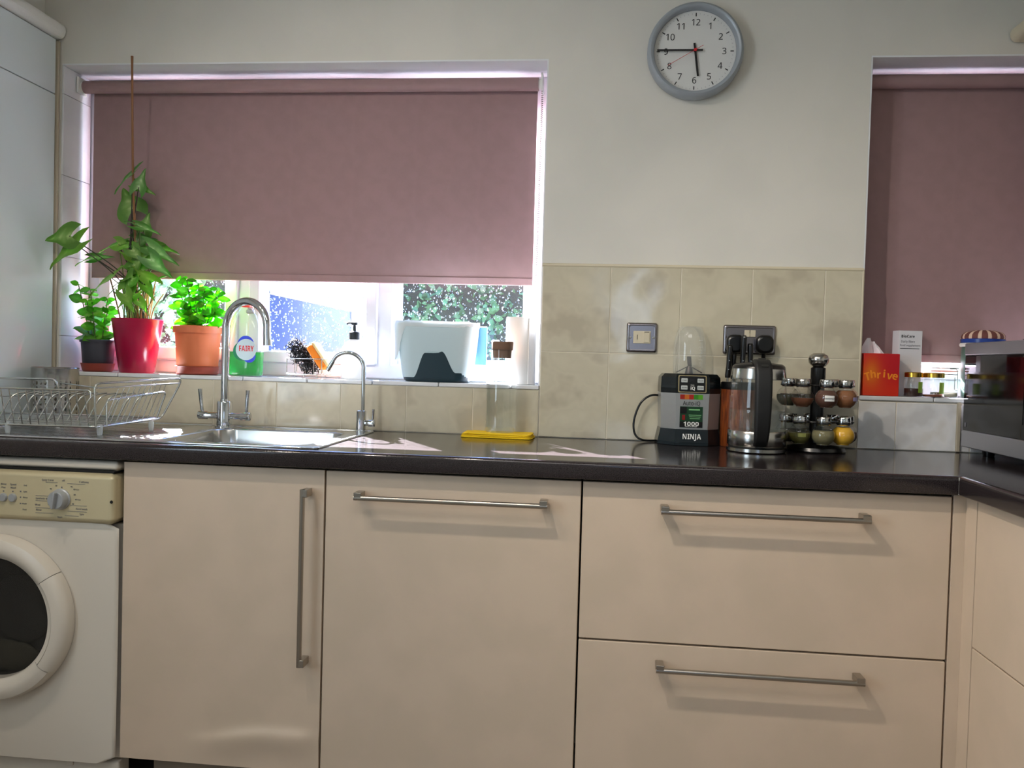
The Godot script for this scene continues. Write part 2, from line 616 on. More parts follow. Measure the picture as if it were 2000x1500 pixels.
func room() -> void:
	var D := 0.24
	# the window wall with its two openings
	var m := MB.new()
	var put := func(x0: float, x1: float, y0: float, y1: float):
		m.box(Vector3((x0 + x1) / 2, (y0 + y1) / 2, -D / 2), Vector3(x1 - x0, y1 - y0, D), 0.0)
	put.call(-2.0, 1.45, 0.0, 1.055)
	put.call(-2.0, 1.45, 2.02, 2.45)
	put.call(-2.0, -1.8, 1.055, 2.02)
	put.call(-0.28, 0.63, 1.055, 2.02)
	put.call(1.23, 1.45, 1.055, 2.02)
	var w := struct("wall_back", m, M.wall, "pale cream kitchen wall with two recessed windows", "wall")
	# tiles: rows above the worktop, joints 2 mm
	var T := 0.2017
	var H := 0.2521
	var x0 := -0.0794
	for r in 2:
		var y0 := 0.911 + r * H
		for c in range(-1, 4):
			var a := x0 + c * T
			var b := a + T
			a = maxf(a, -0.279)
			b = minf(b, 0.628)
			tile(w, a, b, y0, y0 + H)
	m = MB.new()
	m.box(Vector3(0.1745, 1.163, 0.0024), Vector3(0.907, 0.503, 0.005), 0.0)
	m.box(Vector3(-1.045, 0.98, 0.0024), Vector3(1.528, 0.138, 0.005), 0.0)
	m.box(Vector3(0.965, 0.979, 0.0024), Vector3(0.67, 0.135, 0.005), 0.0)
	part(w, "grout", m, M.grout)
	# under the left sill and under the right sill, cut tiles
	var a := -1.0827 - 4 * T
	while a < -0.279:
		tile(w, maxf(a, -1.81), minf(a + T, -0.281), 0.911, 1.049)
		a += T
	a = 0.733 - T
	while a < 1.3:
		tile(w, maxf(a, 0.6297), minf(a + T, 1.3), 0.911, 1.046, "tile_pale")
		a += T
	# rounded strip along the top of the tiles and at their free end
	var tr := MB.new()
	tr.tube([Vector3(-0.281, 1.418, 0.002), Vector3(0.63, 1.418, 0.002)], 0.0055)
	tr.tube([Vector3(0.6295, 1.06, 0.002), Vector3(0.6295, 1.418, 0.002)], 0.0045)
	part(w, "edge_trim", tr, M.ivory)
	# tiled sills
	for s in [[-1.8, -0.28], [0.63, 1.23]]:
		var x: float = s[0]
		while x < s[1] - 0.01:
			var x2 := minf(x + 0.203, s[1])
			var t := MB.new()
			t.box(Vector3((x + x2) / 2, 1.0555, -0.066), Vector3(x2 - x - 0.0015, 0.013, 0.15), 0.003)
			part(w, "sill_tile", t, M.tile_white)
			x = x2
	# white lining of the reveals: top and right of the left window, all round the right one
	var rv := MB.new()
	rv.box(Vector3(-1.04, 2.018, -0.07), Vector3(1.52, 0.006, 0.14), 0.001)
	rv.box(Vector3(-0.2815, 1.54, -0.07), Vector3(0.005, 0.955, 0.14), 0.001)
	rv.box(Vector3(0.93, 2.018, -0.07), Vector3(0.6, 0.006, 0.14), 0.001)
	rv.box(Vector3(0.6325, 1.54, -0.07), Vector3(0.005, 0.955, 0.14), 0.001)
	rv.box(Vector3(1.2275, 1.54, -0.07), Vector3(0.005, 0.955, 0.14), 0.001)
	part(w, "reveal_lining", rv, M.reveal)
	# glossy tiles down the left reveal
	var y := 1.062
	for y2 in [1.173, 1.424, 1.676, 1.928, 2.015]:
		var t := MB.new()
		t.box(Vector3(-1.7965, (y + y2) / 2, -0.07), Vector3(0.007, y2 - y - 0.0015, 0.139), 0.001)
		part(w, "tile", t, M.tile_white)
		y = y2
	# left wall with its glossy lining boards, corner strip and rounded cap
	m = MB.new()
	m.box(Vector3(-1.96, 1.225, 1.9), Vector3(0.2, 2.45, 4.0), 0.0)
	var l := struct("wall_left", m, M.wall, "pale left wall behind glossy white lining boards", "wall")
	m = MB.new()
	m.box(Vector3(-1.835, 1.416, 0.36), Vector3(0.05, 1.008, 0.69), 0.002)
	part(l, "lining_board", m, M.panel)
	m = MB.new()
	m.box(Vector3(-1.835, 2.006, 0.36), Vector3(0.05, 0.168, 0.69), 0.002)
	part(l, "lining_board", m, M.panel)
	m = MB.new()
	m.box(Vector3(-1.82, 1.5, 0.0075), Vector3(0.035, 1.176, 0.012), 0.004)
	part(l, "corner_strip", m, M.tile_trim)
	m = MB.new()
	var cap := rrect(0.075, 0.048, 0.022, 6)
	m.ext(cap, 0.005, 0.71, Transform3D(Basis(), Vector3(-1.823, 2.117, 0)))
	part(l, "cap_rail", m, M.white)
	# right wall, wall behind the camera, floor and ceiling
	m = MB.new()
	m.box(Vector3(1.4, 1.225, 1.9), Vector3(0.2, 2.45, 4.0), 0.0)
	struct("wall_right", m, M.white_wall, "plain pale wall behind the right worktop", "wall")
	m = MB.new()
	m.box(Vector3(-1.06, 1.225, 3.95), Vector3(2.08, 2.45, 0.1), 0.0)
	m.box(Vector3(0.86, 1.225, 3.95), Vector3(1.28, 2.45, 0.1), 0.0)
	m.box(Vector3(0.1, 0.6, 3.95), Vector3(0.26, 1.2, 0.1), 0.0)
	m.box(Vector3(0.1, 2.15, 3.95), Vector3(0.26, 0.6, 0.1), 0.0)
	m.box(Vector3(0.1, 1.5, 3.95), Vector3(0.05, 0.7, 0.05), 0.0)
	struct("wall_front", m, M.white_wall, "plain pale wall at the near end of the kitchen", "wall")
	m = MB.new()
	m.box(Vector3(-0.3, -0.05, 1.85), Vector3(3.6, 0.1, 4.2), 0.0)
	struct("floor", m, mat(Color(0.55, 0.5, 0.45), 0.5), "plain beige kitchen floor", "floor")
	m = MB.new()
	m.box(Vector3(-0.3, 2.45, 1.85), Vector3(3.6, 0.1, 4.2), 0.0)
	struct("ceiling", m, M.white_wall, "plain white kitchen ceiling", "ceiling")


func tile(w: Node3D, a: float, b: float, y0: float, y1: float, look := "tile") -> void:
	if b - a < 0.008:
		return
	var t := MB.new()
	t.box(Vector3((a + b) / 2, (y0 + y1) / 2, 0.003), Vector3(b - a - 0.002, y1 - y0 - 0.002, 0.007), 0.0015)
	part(w, "tile", t, M[look])


func frame_box(m: MB, x0: float, x1: float, y0: float, y1: float, z0: float, z1: float, b := 0.006) -> void:
	m.box(Vector3((x0 + x1) / 2, (y0 + y1) / 2, (z0 + z1) / 2), Vector3(x1 - x0, y1 - y0, z1 - z0), b)

func ring_frame(x0: float, x1: float, y0: float, y1: float, s: float, z0: float, z1: float, b := 0.006) -> MB:
	var m := MB.new()
	frame_box(m, x0, x0 + s, y0, y1, z0, z1, b)
	frame_box(m, x1 - s, x1, y0, y1, z0, z1, b)
	frame_box(m, x0 + s - b, x1 - s + b, y0, y0 + s, z0, z1, b)
	frame_box(m, x0 + s - b, x1 - s + b, y1 - s, y1, z0, z1, b)
	return m


func glass_pane(w: Node3D, x0: float, x1: float, y0: float, y1: float, z: float) -> MeshInstance3D:
	var m := MB.new()
	m.quad(Vector3(x0, y0, z), Vector3(x1, y0, z), Vector3(x1, y1, z), Vector3(x0, y1, z))
	return part(w, "pane", m, M.window_glass)


func drops(w: Node3D, x0: float, x1: float, y0: float, y1: float, z: float, count: int, sd: int) -> void:
	var rng := RandomNumberGenerator.new()
	rng.seed = sd
	var b := MB.new()
	b.ball(Vector3.ZERO, Vector3.ONE, 8, 5)
	var mm := MultiMesh.new()
	mm.transform_format = MultiMesh.TRANSFORM_3D
	mm.mesh = b.mesh(M.drop)
	mm.instance_count = count
	for k in count:
		var r := 0.0011 + 0.0018 * pow(rng.randf(), 2.0)
		mm.set_instance_transform(k, Transform3D(Basis.from_scale(Vector3(r, r * rng.randf_range(0.9, 1.5), r * 0.55)), Vector3(rng.randf_range(x0, x1), rng.randf_range(y0, y1), z)))
	var o := MultiMeshInstance3D.new()
	o.name = "water_drops"
	o.multimesh = mm
	w.add_child(o, true)
	o.set_meta("kind", "stuff")


func window_left() -> void:
	var w := Node3D.new()
	w.name = "window_1"
	add_child(w)
	tag(w, "wide white plastic window with three lights behind the long pink blind", "window", "", "structure")
	var z0 := -0.215
	var z1 := -0.142
	var fr := ring_frame(-1.8, -0.28, 1.062, 2.02, 0.05, z0, z1)
	frame_box(fr, -1.285, -1.235, 1.1, 2.0, z0, z1)
	frame_box(fr, -0.82, -0.765, 1.1, 2.0, z0, z1)
	part(w, "window_frame", fr, M.upvc)
	part(w, "sash", ring_frame(-1.755, -1.275, 1.105, 1.985, 0.045, z0 + 0.005, z1 + 0.012), M.upvc)
	part(w, "sash", ring_frame(-1.24, -0.812, 1.105, 1.985, 0.04, z0 + 0.005, z1 + 0.012), M.upvc)
	part(w, "glazing_bead", ring_frame(-0.772, -0.322, 1.105, 1.985, 0.028, z0 + 0.02, z1 - 0.008), M.upvc)
	for p in [[-1.715, -1.315], [-1.205, -0.848], [-0.75, -0.345]]:
		glass_pane(w, p[0], p[1], 1.13, 1.96, -0.185)
		drops(w, p[0] + 0.005, p[1] - 0.005, 1.14, 1.4, -0.1865, 850, int(-p[0] * 1000))
	var h := MB.new()
	h.box(Vector3(-1.225, 1.285, -0.121), Vector3(0.02, 0.034, 0.014), 0.004)
	h.box(Vector3(-1.222, 1.268, -0.112), Vector3(0.03, 0.014, 0.012), 0.004)
	h.tube([Vector3(-1.225, 1.29, -0.125), Vector3(-1.225, 1.29, -0.105)], 0.008)
	part(w, "window_handle", h, M.handle)
	roller_blind(-1.757, -0.318, 1.365, -1.784, -0.305, "long dusty pink roller blind pulled most of the way down over the wide window", true)


func window_right() -> void:
	var w := Node3D.new()
	w.name = "window_2"
	add_child(w)
	tag(w, "narrower white plastic window behind the right pink blind", "window", "", "structure")
	part(w, "window_frame", ring_frame(0.63, 1.23, 1.062, 2.02, 0.06, -0.215, -0.142), M.upvc)
	part(w, "sash", ring_frame(0.68, 1.18, 1.112, 1.97, 0.045, -0.21, -0.13), M.upvc)
	glass_pane(w, 0.72, 1.14, 1.15, 1.93, -0.185)
	roller_blind(0.646, 1.205, 1.162, 0.64, 1.215, "dusty pink roller blind pulled nearly to the sill of the right window", false)


func roller_blind(x0: float, x1: float, yb: float, rx0: float, rx1: float, label: String, chain: bool) -> void:
	var t := thing("roller_blind", label, "blind")
	var yc := 1.9735
	var zc := -0.082
	var m := MB.new()
	m.lathe([Vector2(0, 0), Vector2(0.0195, 0), Vector2(0.0195, x1 + 0.004 - (x0 - 0.02)), Vector2(0, x1 + 0.004 - (x0 - 0.02))], 28, Transform3D(Basis(Vector3.BACK, -PI / 2), Vector3(x0 - 0.02, yc, zc)))
	part(t, "roller", m, M.blind)
	var zf := zc - 0.0185
	m = MB.new()
	m.box(Vector3((x0 + x1) / 2, (yb + yc) / 2, zf), Vector3(x1 - x0, yc - yb, 0.0012), 0.0)
	part(t, "fabric", m, M.blind)
	m = MB.new()
	m.box(Vector3((x0 + x1) / 2, yb + 0.012, zf), Vector3(x1 - x0, 0.024, 0.006), 0.0025)
	part(t, "hem_bar", m, M.blind)
	for s in [[rx0 - 0.004, 1], [rx1 + 0.002, -1]]:
		m = MB.new()
		m.box(Vector3(s[0], yc + 0.002, zc), Vector3(0.006, 0.052, 0.05), 0.002)
		m.tube([Vector3(s[0], yc, zc), Vector3(s[0] + 0.012 * s[1], yc, zc)], 0.016, 16)
		part(t, "bracket", m, M.white)
	if chain:
		var b := MB.new()
		b.ball(Vector3.ZERO, Vector3.ONE * 0.0021, 6, 4)
		var mm := MultiMesh.new()
		mm.transform_format = MultiMesh.TRANSFORM_3D
		mm.mesh = b.mesh(M.steel)
		var k := 130
		mm.instance_count = k * 2
		for j in k:
			mm.set_instance_transform(j, Transform3D(Basis(), Vector3(-0.302 - 0.004 * j / k, 1.965 - j * 0.0062, zc + 0.018)))
			mm.set_instance_transform(j + k, Transform3D(Basis(), Vector3(-0.302 - 0.004 * j / k, 1.965 - j * 0.0062, zc - 0.018)))
		var o := MultiMeshInstance3D.new()
		o.name = "bead_chain"
		o.multimesh = mm
		t.add_child(o, true)
		o.set_meta("kind", "stuff")


func outside() -> void:
	var m := MB.new()
	m.box(Vector3(-1, -0.35, -10), Vector3(40, 0.1, 18), 0.0)
	struct("ground", m, mat(Color(0.6, 0.6, 0.56), 0.9), "pale paved yard outside the window", "ground")
	# white outbuilding whose glazed side runs away from the window
	var b := thing("outbuilding", "white garden building with a long dark window seen through the middle pane", "building", Vector3(-2.47, -0.3, -2.9))
	m = MB.new()
	m.box(Vector3(-1.2, 1.25, -1.5), Vector3(2.4, 2.5, 3.0), 0.01)
	part(b, "wall", m, mat(Color(0.92, 0.92, 0.9), 0.7))
	m = MB.new()
	m.box(Vector3(-1.15, 2.54, -1.5), Vector3(2.7, 0.08, 3.2), 0.01)
	var rf := part(b, "roof", m, mat(Color(0.75, 0.76, 0.76), 0.6))
	m = MB.new()
	m.tube([Vector3(0.05, 1.98, 0.0), Vector3(0.05, 1.98, -3.0)], 0.02, 10)
	part(rf, "gutter", m, mat(Color(0.7, 0.7, 0.72), 0.4))
	m = MB.new()
	m.box(Vector3(0.008, 1.64, -1.32), Vector3(0.02, 0.46, 2.0), 0.002)
	var pn := part(b, "window", m, mat(Color(0.1, 0.2, 0.42), 0.3))
	m = MB.new()
	for q in [[1.89, -1.32, 0.05, 2.1], [1.39, -1.32, 0.05, 2.1]]:
		m.box(Vector3(0.012, q[0], q[1]), Vector3(0.04, q[2], q[3]), 0.004)
	for zz in [-0.3, -2.34]:
		m.box(Vector3(0.012, 1.64, zz), Vector3(0.04, 0.5, 0.05), 0.004)
	part(pn, "window_frame", m, M.upvc)
	# clipped hedge across the back of the yard
	hedge("tall dark green hedge seen through the right pane", Vector3(0.2, -0.3, -4.6), 4.4, 3.4, 11, Color(0.22, 0.36, 0.24))
	hedge("low pale green hedge seen through the left pane behind the plants", Vector3(-3.6, -0.3, -2.05), 2.6, 2.0, 12, Color(0.4, 0.55, 0.42))


func hedge(label: String, at: Vector3, wide: float, high: float, sd: int, c: Color) -> void:
	var t := thing("hedge", label, "hedge", at)
	var rng := RandomNumberGenerator.new()
	rng.seed = sd
	var m := MB.new()
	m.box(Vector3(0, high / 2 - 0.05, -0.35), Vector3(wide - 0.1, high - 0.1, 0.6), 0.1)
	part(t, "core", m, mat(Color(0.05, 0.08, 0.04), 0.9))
	var lf := MB.new()
	lf.sheet(2, 3, func(u, v): return Vector3((u - 0.5) * 0.05 * sin(PI * (0.08 + v * 0.9)), v * 0.07, 0.012 * sin(PI * v)))
	var lm := mat(Color(1, 1, 1), 0.5)
	lm.vertex_color_use_as_albedo = true
	lm.cull_mode = BaseMaterial3D.CULL_DISABLED
	lm.backlight_enabled = true
	lm.backlight = Color(0.3, 0.5, 0.1)
	var mm := MultiMesh.new()
	mm.transform_format = MultiMesh.TRANSFORM_3D
	mm.use_colors = true
	mm.mesh = lf.mesh(lm)
	var k := 9000
	mm.instance_count = k
	for j in k:
		var bs := Basis.from_euler(Vector3(rng.randf_range(-1.2, 1.2), rng.randf_range(-1.2, 1.2), rng.randf_range(-3, 3))).scaled(Vector3.ONE * rng.randf_range(0.7, 1.4))
		var p := Vector3(rng.randf_range(-wide / 2, wide / 2), rng.randf_range(0, high), rng.randf_range(-0.08, 0.08))
		if rng.randf() < 0.25:
			p = Vector3(p.x, high + rng.randf_range(-0.1, 0.05), rng.randf_range(-0.6, 0.05))
		mm.set_instance_transform(j, Transform3D(bs, p))
		mm.set_instance_color(j, c.srgb_to_linear() * rng.randf_range(0.6, 1.7))
	var o := MultiMeshInstance3D.new()
	o.name = "leaves"
	o.multimesh = mm
	t.add_child(o)
	o.set_meta("kind", "stuff")


# ------------------------------------------------------------------ fitted units
func bar_handle(parent: Node3D, a: Vector3, b: Vector3) -> void:
	var m := MB.new()
	var d := (b - a).normalized()
	m.tube([a, b], 0.006, 14)
	for p in [a + d * 0.009, b - d * 0.009]:
		var s := Vector3(0.018, 0.016, 0.036) if absf(d.x) > 0.5 else Vector3(0.016, 0.018, 0.036)
		m.box(p + Vector3(0, 0, -0.0125) + (Vector3(0, 0.005, 0) if absf(d.x) > 0.5 else Vector3(0.005, 0, 0)), s, 0.0015)
	part(parent, "handle", m, M.handle)

func front(parent: Node3D, called: String, x0: float, x1: float, y0: float, y1: float) -> MeshInstance3D:
	var m := MB.new()
	m.box(Vector3((x0 + x1) / 2, (y0 + y1) / 2, 0.556), Vector3(x1 - x0 - 0.004, y1 - y0 - 0.004, 0.018), 0.002)
	return part(parent, called, m, M.door)

func units() -> void:
	var yt := 0.8655
	var c := thing("base_cabinet", "cream base cabinet with a long vertical handle next to the washing machine", "cabinet")
	var m := MB.new()
	m.box(Vector3(-0.987, 0.42, 0.3), Vector3(0.496, 0.54, 0.48), 0.001)
	part(c, "body", m, M.carcass)
	# its door: the foil has lifted in a bulge along the lower edge
	m = MB.new()
	var x0 := -1.2353
	var x1 := -0.7393
	var y0 := 0.144
	var y1 := yt - 0.002
	m.sheet(70, 110, func(u, v):
		var x: float = lerpf(x0, x1, u)
		var y: float = lerpf(y0, y1, v)
		var ridge := 0.196 + 0.03 * smoothstep(-1.08, -0.86, x)
		var k := smoothstep(-1.1, -0.93, x) * (1.0 - 0.75 * smoothstep(-0.79, -0.745, x))
		var bump := 0.009 * k * exp(-pow((y - ridge) / (0.017 if y > ridge else 0.04), 2.0))
		return Vector3(x, y, 0.565 + bump))
	var e := 0.002
	m.quad(Vector3(x0, y0, 0.547), Vector3(x0, y0, 0.565), Vector3(x0, y1, 0.565), Vector3(x0, y1, 0.547))
	m.quad(Vector3(x1, y0, 0.565), Vector3(x1, y0, 0.547), Vector3(x1, y1, 0.547), Vector3(x1, y1, 0.565))
	m.quad(Vector3(x0, y1, 0.565), Vector3(x1, y1, 0.565), Vector3(x1, y1, 0.547), Vector3(x0, y1, 0.547))
	m.quad(Vector3(x0, y0, 0.547), Vector3(x1, y0, 0.547), Vector3(x1, y0, 0.565), Vector3(x0, y0, 0.565))
	m.quad(Vector3(x1, y0, 0.547), Vector3(x0, y0, 0.547), Vector3(x0, y1, 0.547), Vector3(x1, y1, 0.547))
	var d := part(c, "door", m, M.door)
	bar_handle(d, Vector3(-0.779, 0.408, 0.601), Vector3(-0.779, 0.822, 0.601))
	m = MB.new()
	m.box(Vector3(-0.96, 0.07, 0.5), Vector3(0.44, 0.136, 0.016), 0.001)
	part(c, "plinth", m, M.plinth)

	c = thing("base_cabinet", "cream cabinet with one horizontal handle between the sink cabinet and the drawer unit", "cabinet")
	m = MB.new()
	m.box(Vector3(-0.437, 0.5, 0.3), Vector3(0.59, 0.7, 0.48), 0.001)
	part(c, "body", m, M.carcass)
	d = front(c, "door", -0.7373, -0.1373, 0.142, yt)
	bar_handle(d, Vector3(-0.657, 0.808, 0.601), Vector3(-0.213, 0.808, 0.601))

	c = thing("drawer_unit", "wide cream drawer unit with two long horizontal handles below the blender and kettle", "cabinet")
	m = MB.new()
	m.box(Vector3(0.263, 0.5, 0.3), Vector3(0.79, 0.7, 0.48), 0.001)
	part(c, "body", m, M.carcass)
	d = front(c, "drawer", -0.1373, 0.6647, 0.5035, yt)
	bar_handle(d, Vector3(0.038, 0.808, 0.601), Vector3(0.484, 0.808, 0.601))
	d = front(c, "drawer", -0.1373, 0.6647, 0.142, 0.5035)
	bar_handle(d, Vector3(0.038, 0.455, 0.601), Vector3(0.484, 0.455, 0.601))

	c = thing("corner_cabinet", "cream corner cabinet whose doors face left along the right worktop", "cabinet")
	m = MB.new()
	m.box(Vector3(0.99, 0.5, 1.3), Vector3(0.55, 0.72, 1.36), 0.001)
	part(c, "body", m, M.carcass)
	m = MB.new()
	m.box(Vector3(0.682, 0.5, 0.558), Vector3(0.031, 0.735, 0.014), 0.001)
	part(c, "filler", m, M.door)
	m = MB.new()
	m.box(Vector3(0.7, 0.5, 0.59), Vector3(0.016, 0.735, 0.05), 0.001)
	part(c, "filler", m, M.door)
	m = MB.new()
	m.box(Vector3(0.7, 0.71, 0.97), Vector3(0.018, 0.309, 0.698), 0.002)
	part(c, "door", m, M.door)
	m = MB.new()
	m.box(Vector3(0.7, 0.348, 0.97), Vector3(0.018, 0.411, 0.698), 0.002)
	part(c, "door", m, M.door)


func wall_cabinet() -> void:
	var t := thing("wall_cabinet", "pale wall cabinet high on the right wall with a rounded cornice", "cabinet")
	var m := MB.new()
	m.box(Vector3(1.215, 1.755, 0.31), Vector3(0.16, 0.59, 0.6), 0.002)
	part(t, "body", m, M.door)
	for z in [0.16, 0.46]:
		m = MB.new()
		m.box(Vector3(1.125, 1.755, z), Vector3(0.018, 0.58, 0.294), 0.002)
		part(t, "door", m, M.door)
	m = MB.new()
	var cap := rrect(0.3, 0.042, 0.018, 6)
	m.ext(cap, 0.006, 0.63, Transform3D(Basis(), Vector3(1.145, 2.071, 0)))
	part(t, "cornice", m, M.ivory)


func washing_machine() -> void:
	var t := thing("washing_machine", "white front loading washing machine with a beige control panel and round door", "washing machine")
	var xc := -1.5395
	var W := 0.595
	var m := MB.new()
	# body with a round hole for the drum
	m.box(Vector3(xc, 0.42, 0.28), Vector3(W, 0.58, 0.53), 0.004)
	part(t, "back_box", m, M.appliance)
	var dc := Vector2(-1.545, 0.478)
	m = MB.new()
	var outer := PackedVector3Array()
	var hole := PackedVector3Array()
	var hole2 := PackedVector3Array()
	var rim := PackedVector3Array()
	for s in 64:
		var a := TAU * (s + 0.5) / 64
		var d := Vector2(cos(a), sin(a))
		var hx := W / 2 - 0.006
		var lo := 0.132
		var hi := 0.714
		var kx: float = ((xc + hx) - dc.x) / d.x if d.x > 0 else ((xc - hx) - dc.x) / d.x
		var ky: float = (hi - dc.y) / d.y if d.y > 0 else (lo - dc.y) / d.y
		var p := dc + d * minf(kx, ky)
		outer.append(Vector3(p.x, p.y, 0.58))
		rim.append(Vector3(dc.x + d.x * minf(kx, ky) * (1.0 + 0.006 / minf(kx, ky)), dc.y + d.y * minf(kx, ky) * (1.0 + 0.006 / minf(kx, ky)), 0.57))
		hole.append(Vector3(dc.x + d.x * 0.15, dc.y + d.y * 0.15, 0.58))
		hole2.append(Vector3(dc.x + d.x * 0.15, dc.y + d.y * 0.15, 0.55))
	m.loft([rim, outer, hole, hole2], true, false, false)
	part(t, "front_panel", m, M.appliance)
	m = MB.new()
	m.box(Vector3(xc, 0.853, 0.292), Vector3(W, 0.026, 0.575), 0.011)
	part(t, "lid", m, M.appliance)
	# control panel, rounded at its ends
	m = MB.new()
	m.box(Vector3(xc, 0.7755, 0.33), Vector3(W, 0.121, 0.53), 0.014)
	var cp := part(t, "control_panel", m, M.control)
	m = MB.new()
	m.box(Vector3(xc, 0.8385, 0.33), Vector3(W - 0.02, 0.006, 0.5), 0.001)
	part(t, "gap", m, M.dark)
	var turn := Basis(Vector3.RIGHT, PI / 2)
	m = MB.new()
	m.lathe([Vector2(0.025, 0), Vector2(0.025, 0.004), Vector2(0.0225, 0.006), Vector2(0.0215, 0.02), Vector2(0.019, 0.023), Vector2(0, 0.023)], 32)
	m.box(Vector3(0, 0.027, 0), Vector3(0.007, 0.014, 0.04), 0.003, Basis(Vector3.UP, -0.15))
	part(t, "programme_dial", m, M.knob, Vector3(-1.376, 0.772, 0.594), turn)
	for x in [-1.523, -1.499, -1.547]:
		m = MB.new()
		m.lathe([Vector2(0.0105, 0), Vector2(0.0105, 0.003), Vector2(0.0085, 0.006), Vector2(0, 0.0065)], 24)
		part(t, "push_button", m, M.knob, Vector3(x, 0.77, 0.5945), turn)
	var z := 0.5955
	var marks := [["Easy Care", -1.41, 0.8165, 0.007], ["off", -1.37, 0.8165, 0.006], ["Cottons", -1.318, 0.815, 0.007], ["Synthetic 60", -1.424, 0.7715, 0.006], ["Wool", -1.435, 0.756, 0.006], ["Rinse", -1.432, 0.744, 0.006], ["40", -1.406, 0.758, 0.005], ["Hand wash", -1.323, 0.7505, 0.006], ["Spin", -1.322, 0.738, 0.006], ["95", -1.349, 0.803, 0.005], ["60 Eco", -1.337, 0.7965, 0.005], ["60", -1.341, 0.784, 0.005], ["40 Eco", -1.333, 0.7725, 0.005], ["30", -1.345, 0.762, 0.005], ["40", -1.402, 0.796, 0.005], ["30", -1.388, 0.8035, 0.005], ["Start", -1.378, 0.7285, 0.006], ["Rinse", -1.523, 0.802, 0.006], ["Plus", -1.523, 0.794, 0.006], ["Speed", -1.498, 0.802, 0.006], ["Wash", -1.498, 0.794, 0.006], ["End", -1.467, 0.801, 0.005], ["Spin", -1.467, 0.786, 0.005], ["Rinse", -1.467, 0.772, 0.005], ["Wash", -1.469, 0.757, 0.005], ["Door", -1.468, 0.743, 0.005]]
	for q in marks:
		write(cp, "lettering", q[0], q[3], M.grey_ink, Vector3(q[1], q[2], z), Basis(), false)
	m = MB.new()
	for q in [[-1.415, -1.385, 0.811], [-1.36, -1.315, 0.81], [-1.44, -1.405, 0.766], [-1.44, -1.405, 0.778], [-1.44, -1.4, 0.749], [-1.44, -1.395, 0.737], [-1.352, -1.31, 0.758], [-1.358, -1.31, 0.744], [-1.365, -1.33, 0.733]]:
		m.box(Vector3((q[0] + q[1]) / 2, q[2], z), Vector3(q[1] - q[0], 0.0008, 0.0006), 0.0)
	for y in [0.786, 0.772, 0.757]:
		m.box(Vector3(-1.479, y, z), Vector3(0.003, 0.003, 0.0006), 0.0)
	m.box(Vector3(-1.523, 0.785, z), Vector3(0.003, 0.003, 0.0006), 0.0)
	m.box(Vector3(-1.499, 0.785, z), Vector3(0.003, 0.003, 0.0006), 0.0)
	m.box(Vector3(-1.374, 0.8005, z), Vector3(0.003, 0.003, 0.0006), 0.0)
	part(cp, "printed_marks", m, M.grey_ink).set_meta("kind", "stuff")
	# door ring, its pull segment, bulging glass
	var ring := [Vector2(0.2, 0.0), Vector2(0.2, 0.018), Vector2(0.194, 0.033), Vector2(0.18, 0.04), Vector2(0.168, 0.04), Vector2(0.152, 0.032), Vector2(0.147, 0.022), Vector2(0.146, 0.0)]
	var at := Vector3(dc.x, dc.y, 0.581)
	m = MB.new()
	m.lathe(ring, 96, Transform3D(), -0.66 + 1.28, TAU - 0.66)
	m.lathe([Vector2(0.163, 0.0), Vector2(0.163, 0.036), Vector2(0.152, 0.032), Vector2(0.147, 0.022), Vector2(0.146, 0.0)], 32, Transform3D(), -0.66, 0.62)
	var ringo := part(t, "door_ring", m, M.appliance, at, turn)
	m = MB.new()
	m.lathe([Vector2(0.2, 0.0), Vector2(0.2015, 0.018), Vector2(0.1955, 0.033), Vector2(0.18, 0.041), Vector2(0.1665, 0.0405), Vector2(0.1645, 0.037), Vector2(0.1645, 0.0)], 32, Transform3D(), -0.652, 0.612)
	part(ringo, "door_pull", m, M.appliance)
	m = MB.new()
	m.lathe([Vector2(0.147, 0.024), Vector2(0.13, 0.02), Vector2(0.09, 0.008), Vector2(0.04, 0.001), Vector2(0, 0)], 48)
	var dg := pane(Color(0.02, 0.02, 0.022), 0.25, 0.03)
	part(ringo, "door_glass", m, dg)
	m = MB.new()
	m.lathe([Vector2(0, 0.018), Vector2(0.14, 0.018), Vector2(0.147, 0.024), Vector2(0.149, 0.0)], 48)
	# drum mouth behind the glass
	var dm := MB.new()
	dm.lathe([Vector2(0.148, 0.0), Vector2(0.148, -0.028), Vector2(0.13, -0.03), Vector2(0.0, -0.03)], 48)
	part(t, "drum", dm, M.dark, at, turn)
	m = MB.new()
	m.box(Vector3(xc, 0.068, 0.53), Vector3(W - 0.004, 0.118, 0.05), 0.006)
	m.box(Vector3(-1.369, 0.117, 0.556), Vector3(0.018, 0.014, 0.008), 0.002)
	part(t, "kick_panel", m, M.appliance)
	m = MB.new()
	m.lathe([Vector2(0, 0), Vector2(0.004, 0.0), Vector2(0.003, 0.002), Vector2(0, 0.002)], 12)
	part(t, "screw", m, M.dark, Vector3(-1.25, 0.77, 0.592), turn)
	# laundry
	var rng := FastNoiseLite.new()
	rng.seed = 4
	rng.frequency = 16.0
	for g in [["dark_garment", "black garment with a fold pressed against the washing machine glass", Vector3(-1.50, 0.49, 0.562), Vector3(0.09, 0.08, 0.016), Color(0.03, 0.03, 0.035)], ["olive_garment", "dark olive garment at the bottom of the washing machine drum", Vector3(-1.535, 0.375, 0.562), Vector3(0.09, 0.035, 0.018), Color(0.15, 0.14, 0.09)]]:
		m = MB.new()
		m.ball(Vector3.ZERO, g[3], 40, 20)
		for k in m.v.size():
			m.v[k] *= 1.0 + 0.25 * rng.get_noise_3dv(m.v[k])
		single(g[0], m, mat(g[4], 0.9), g[1], "garment", g[2])


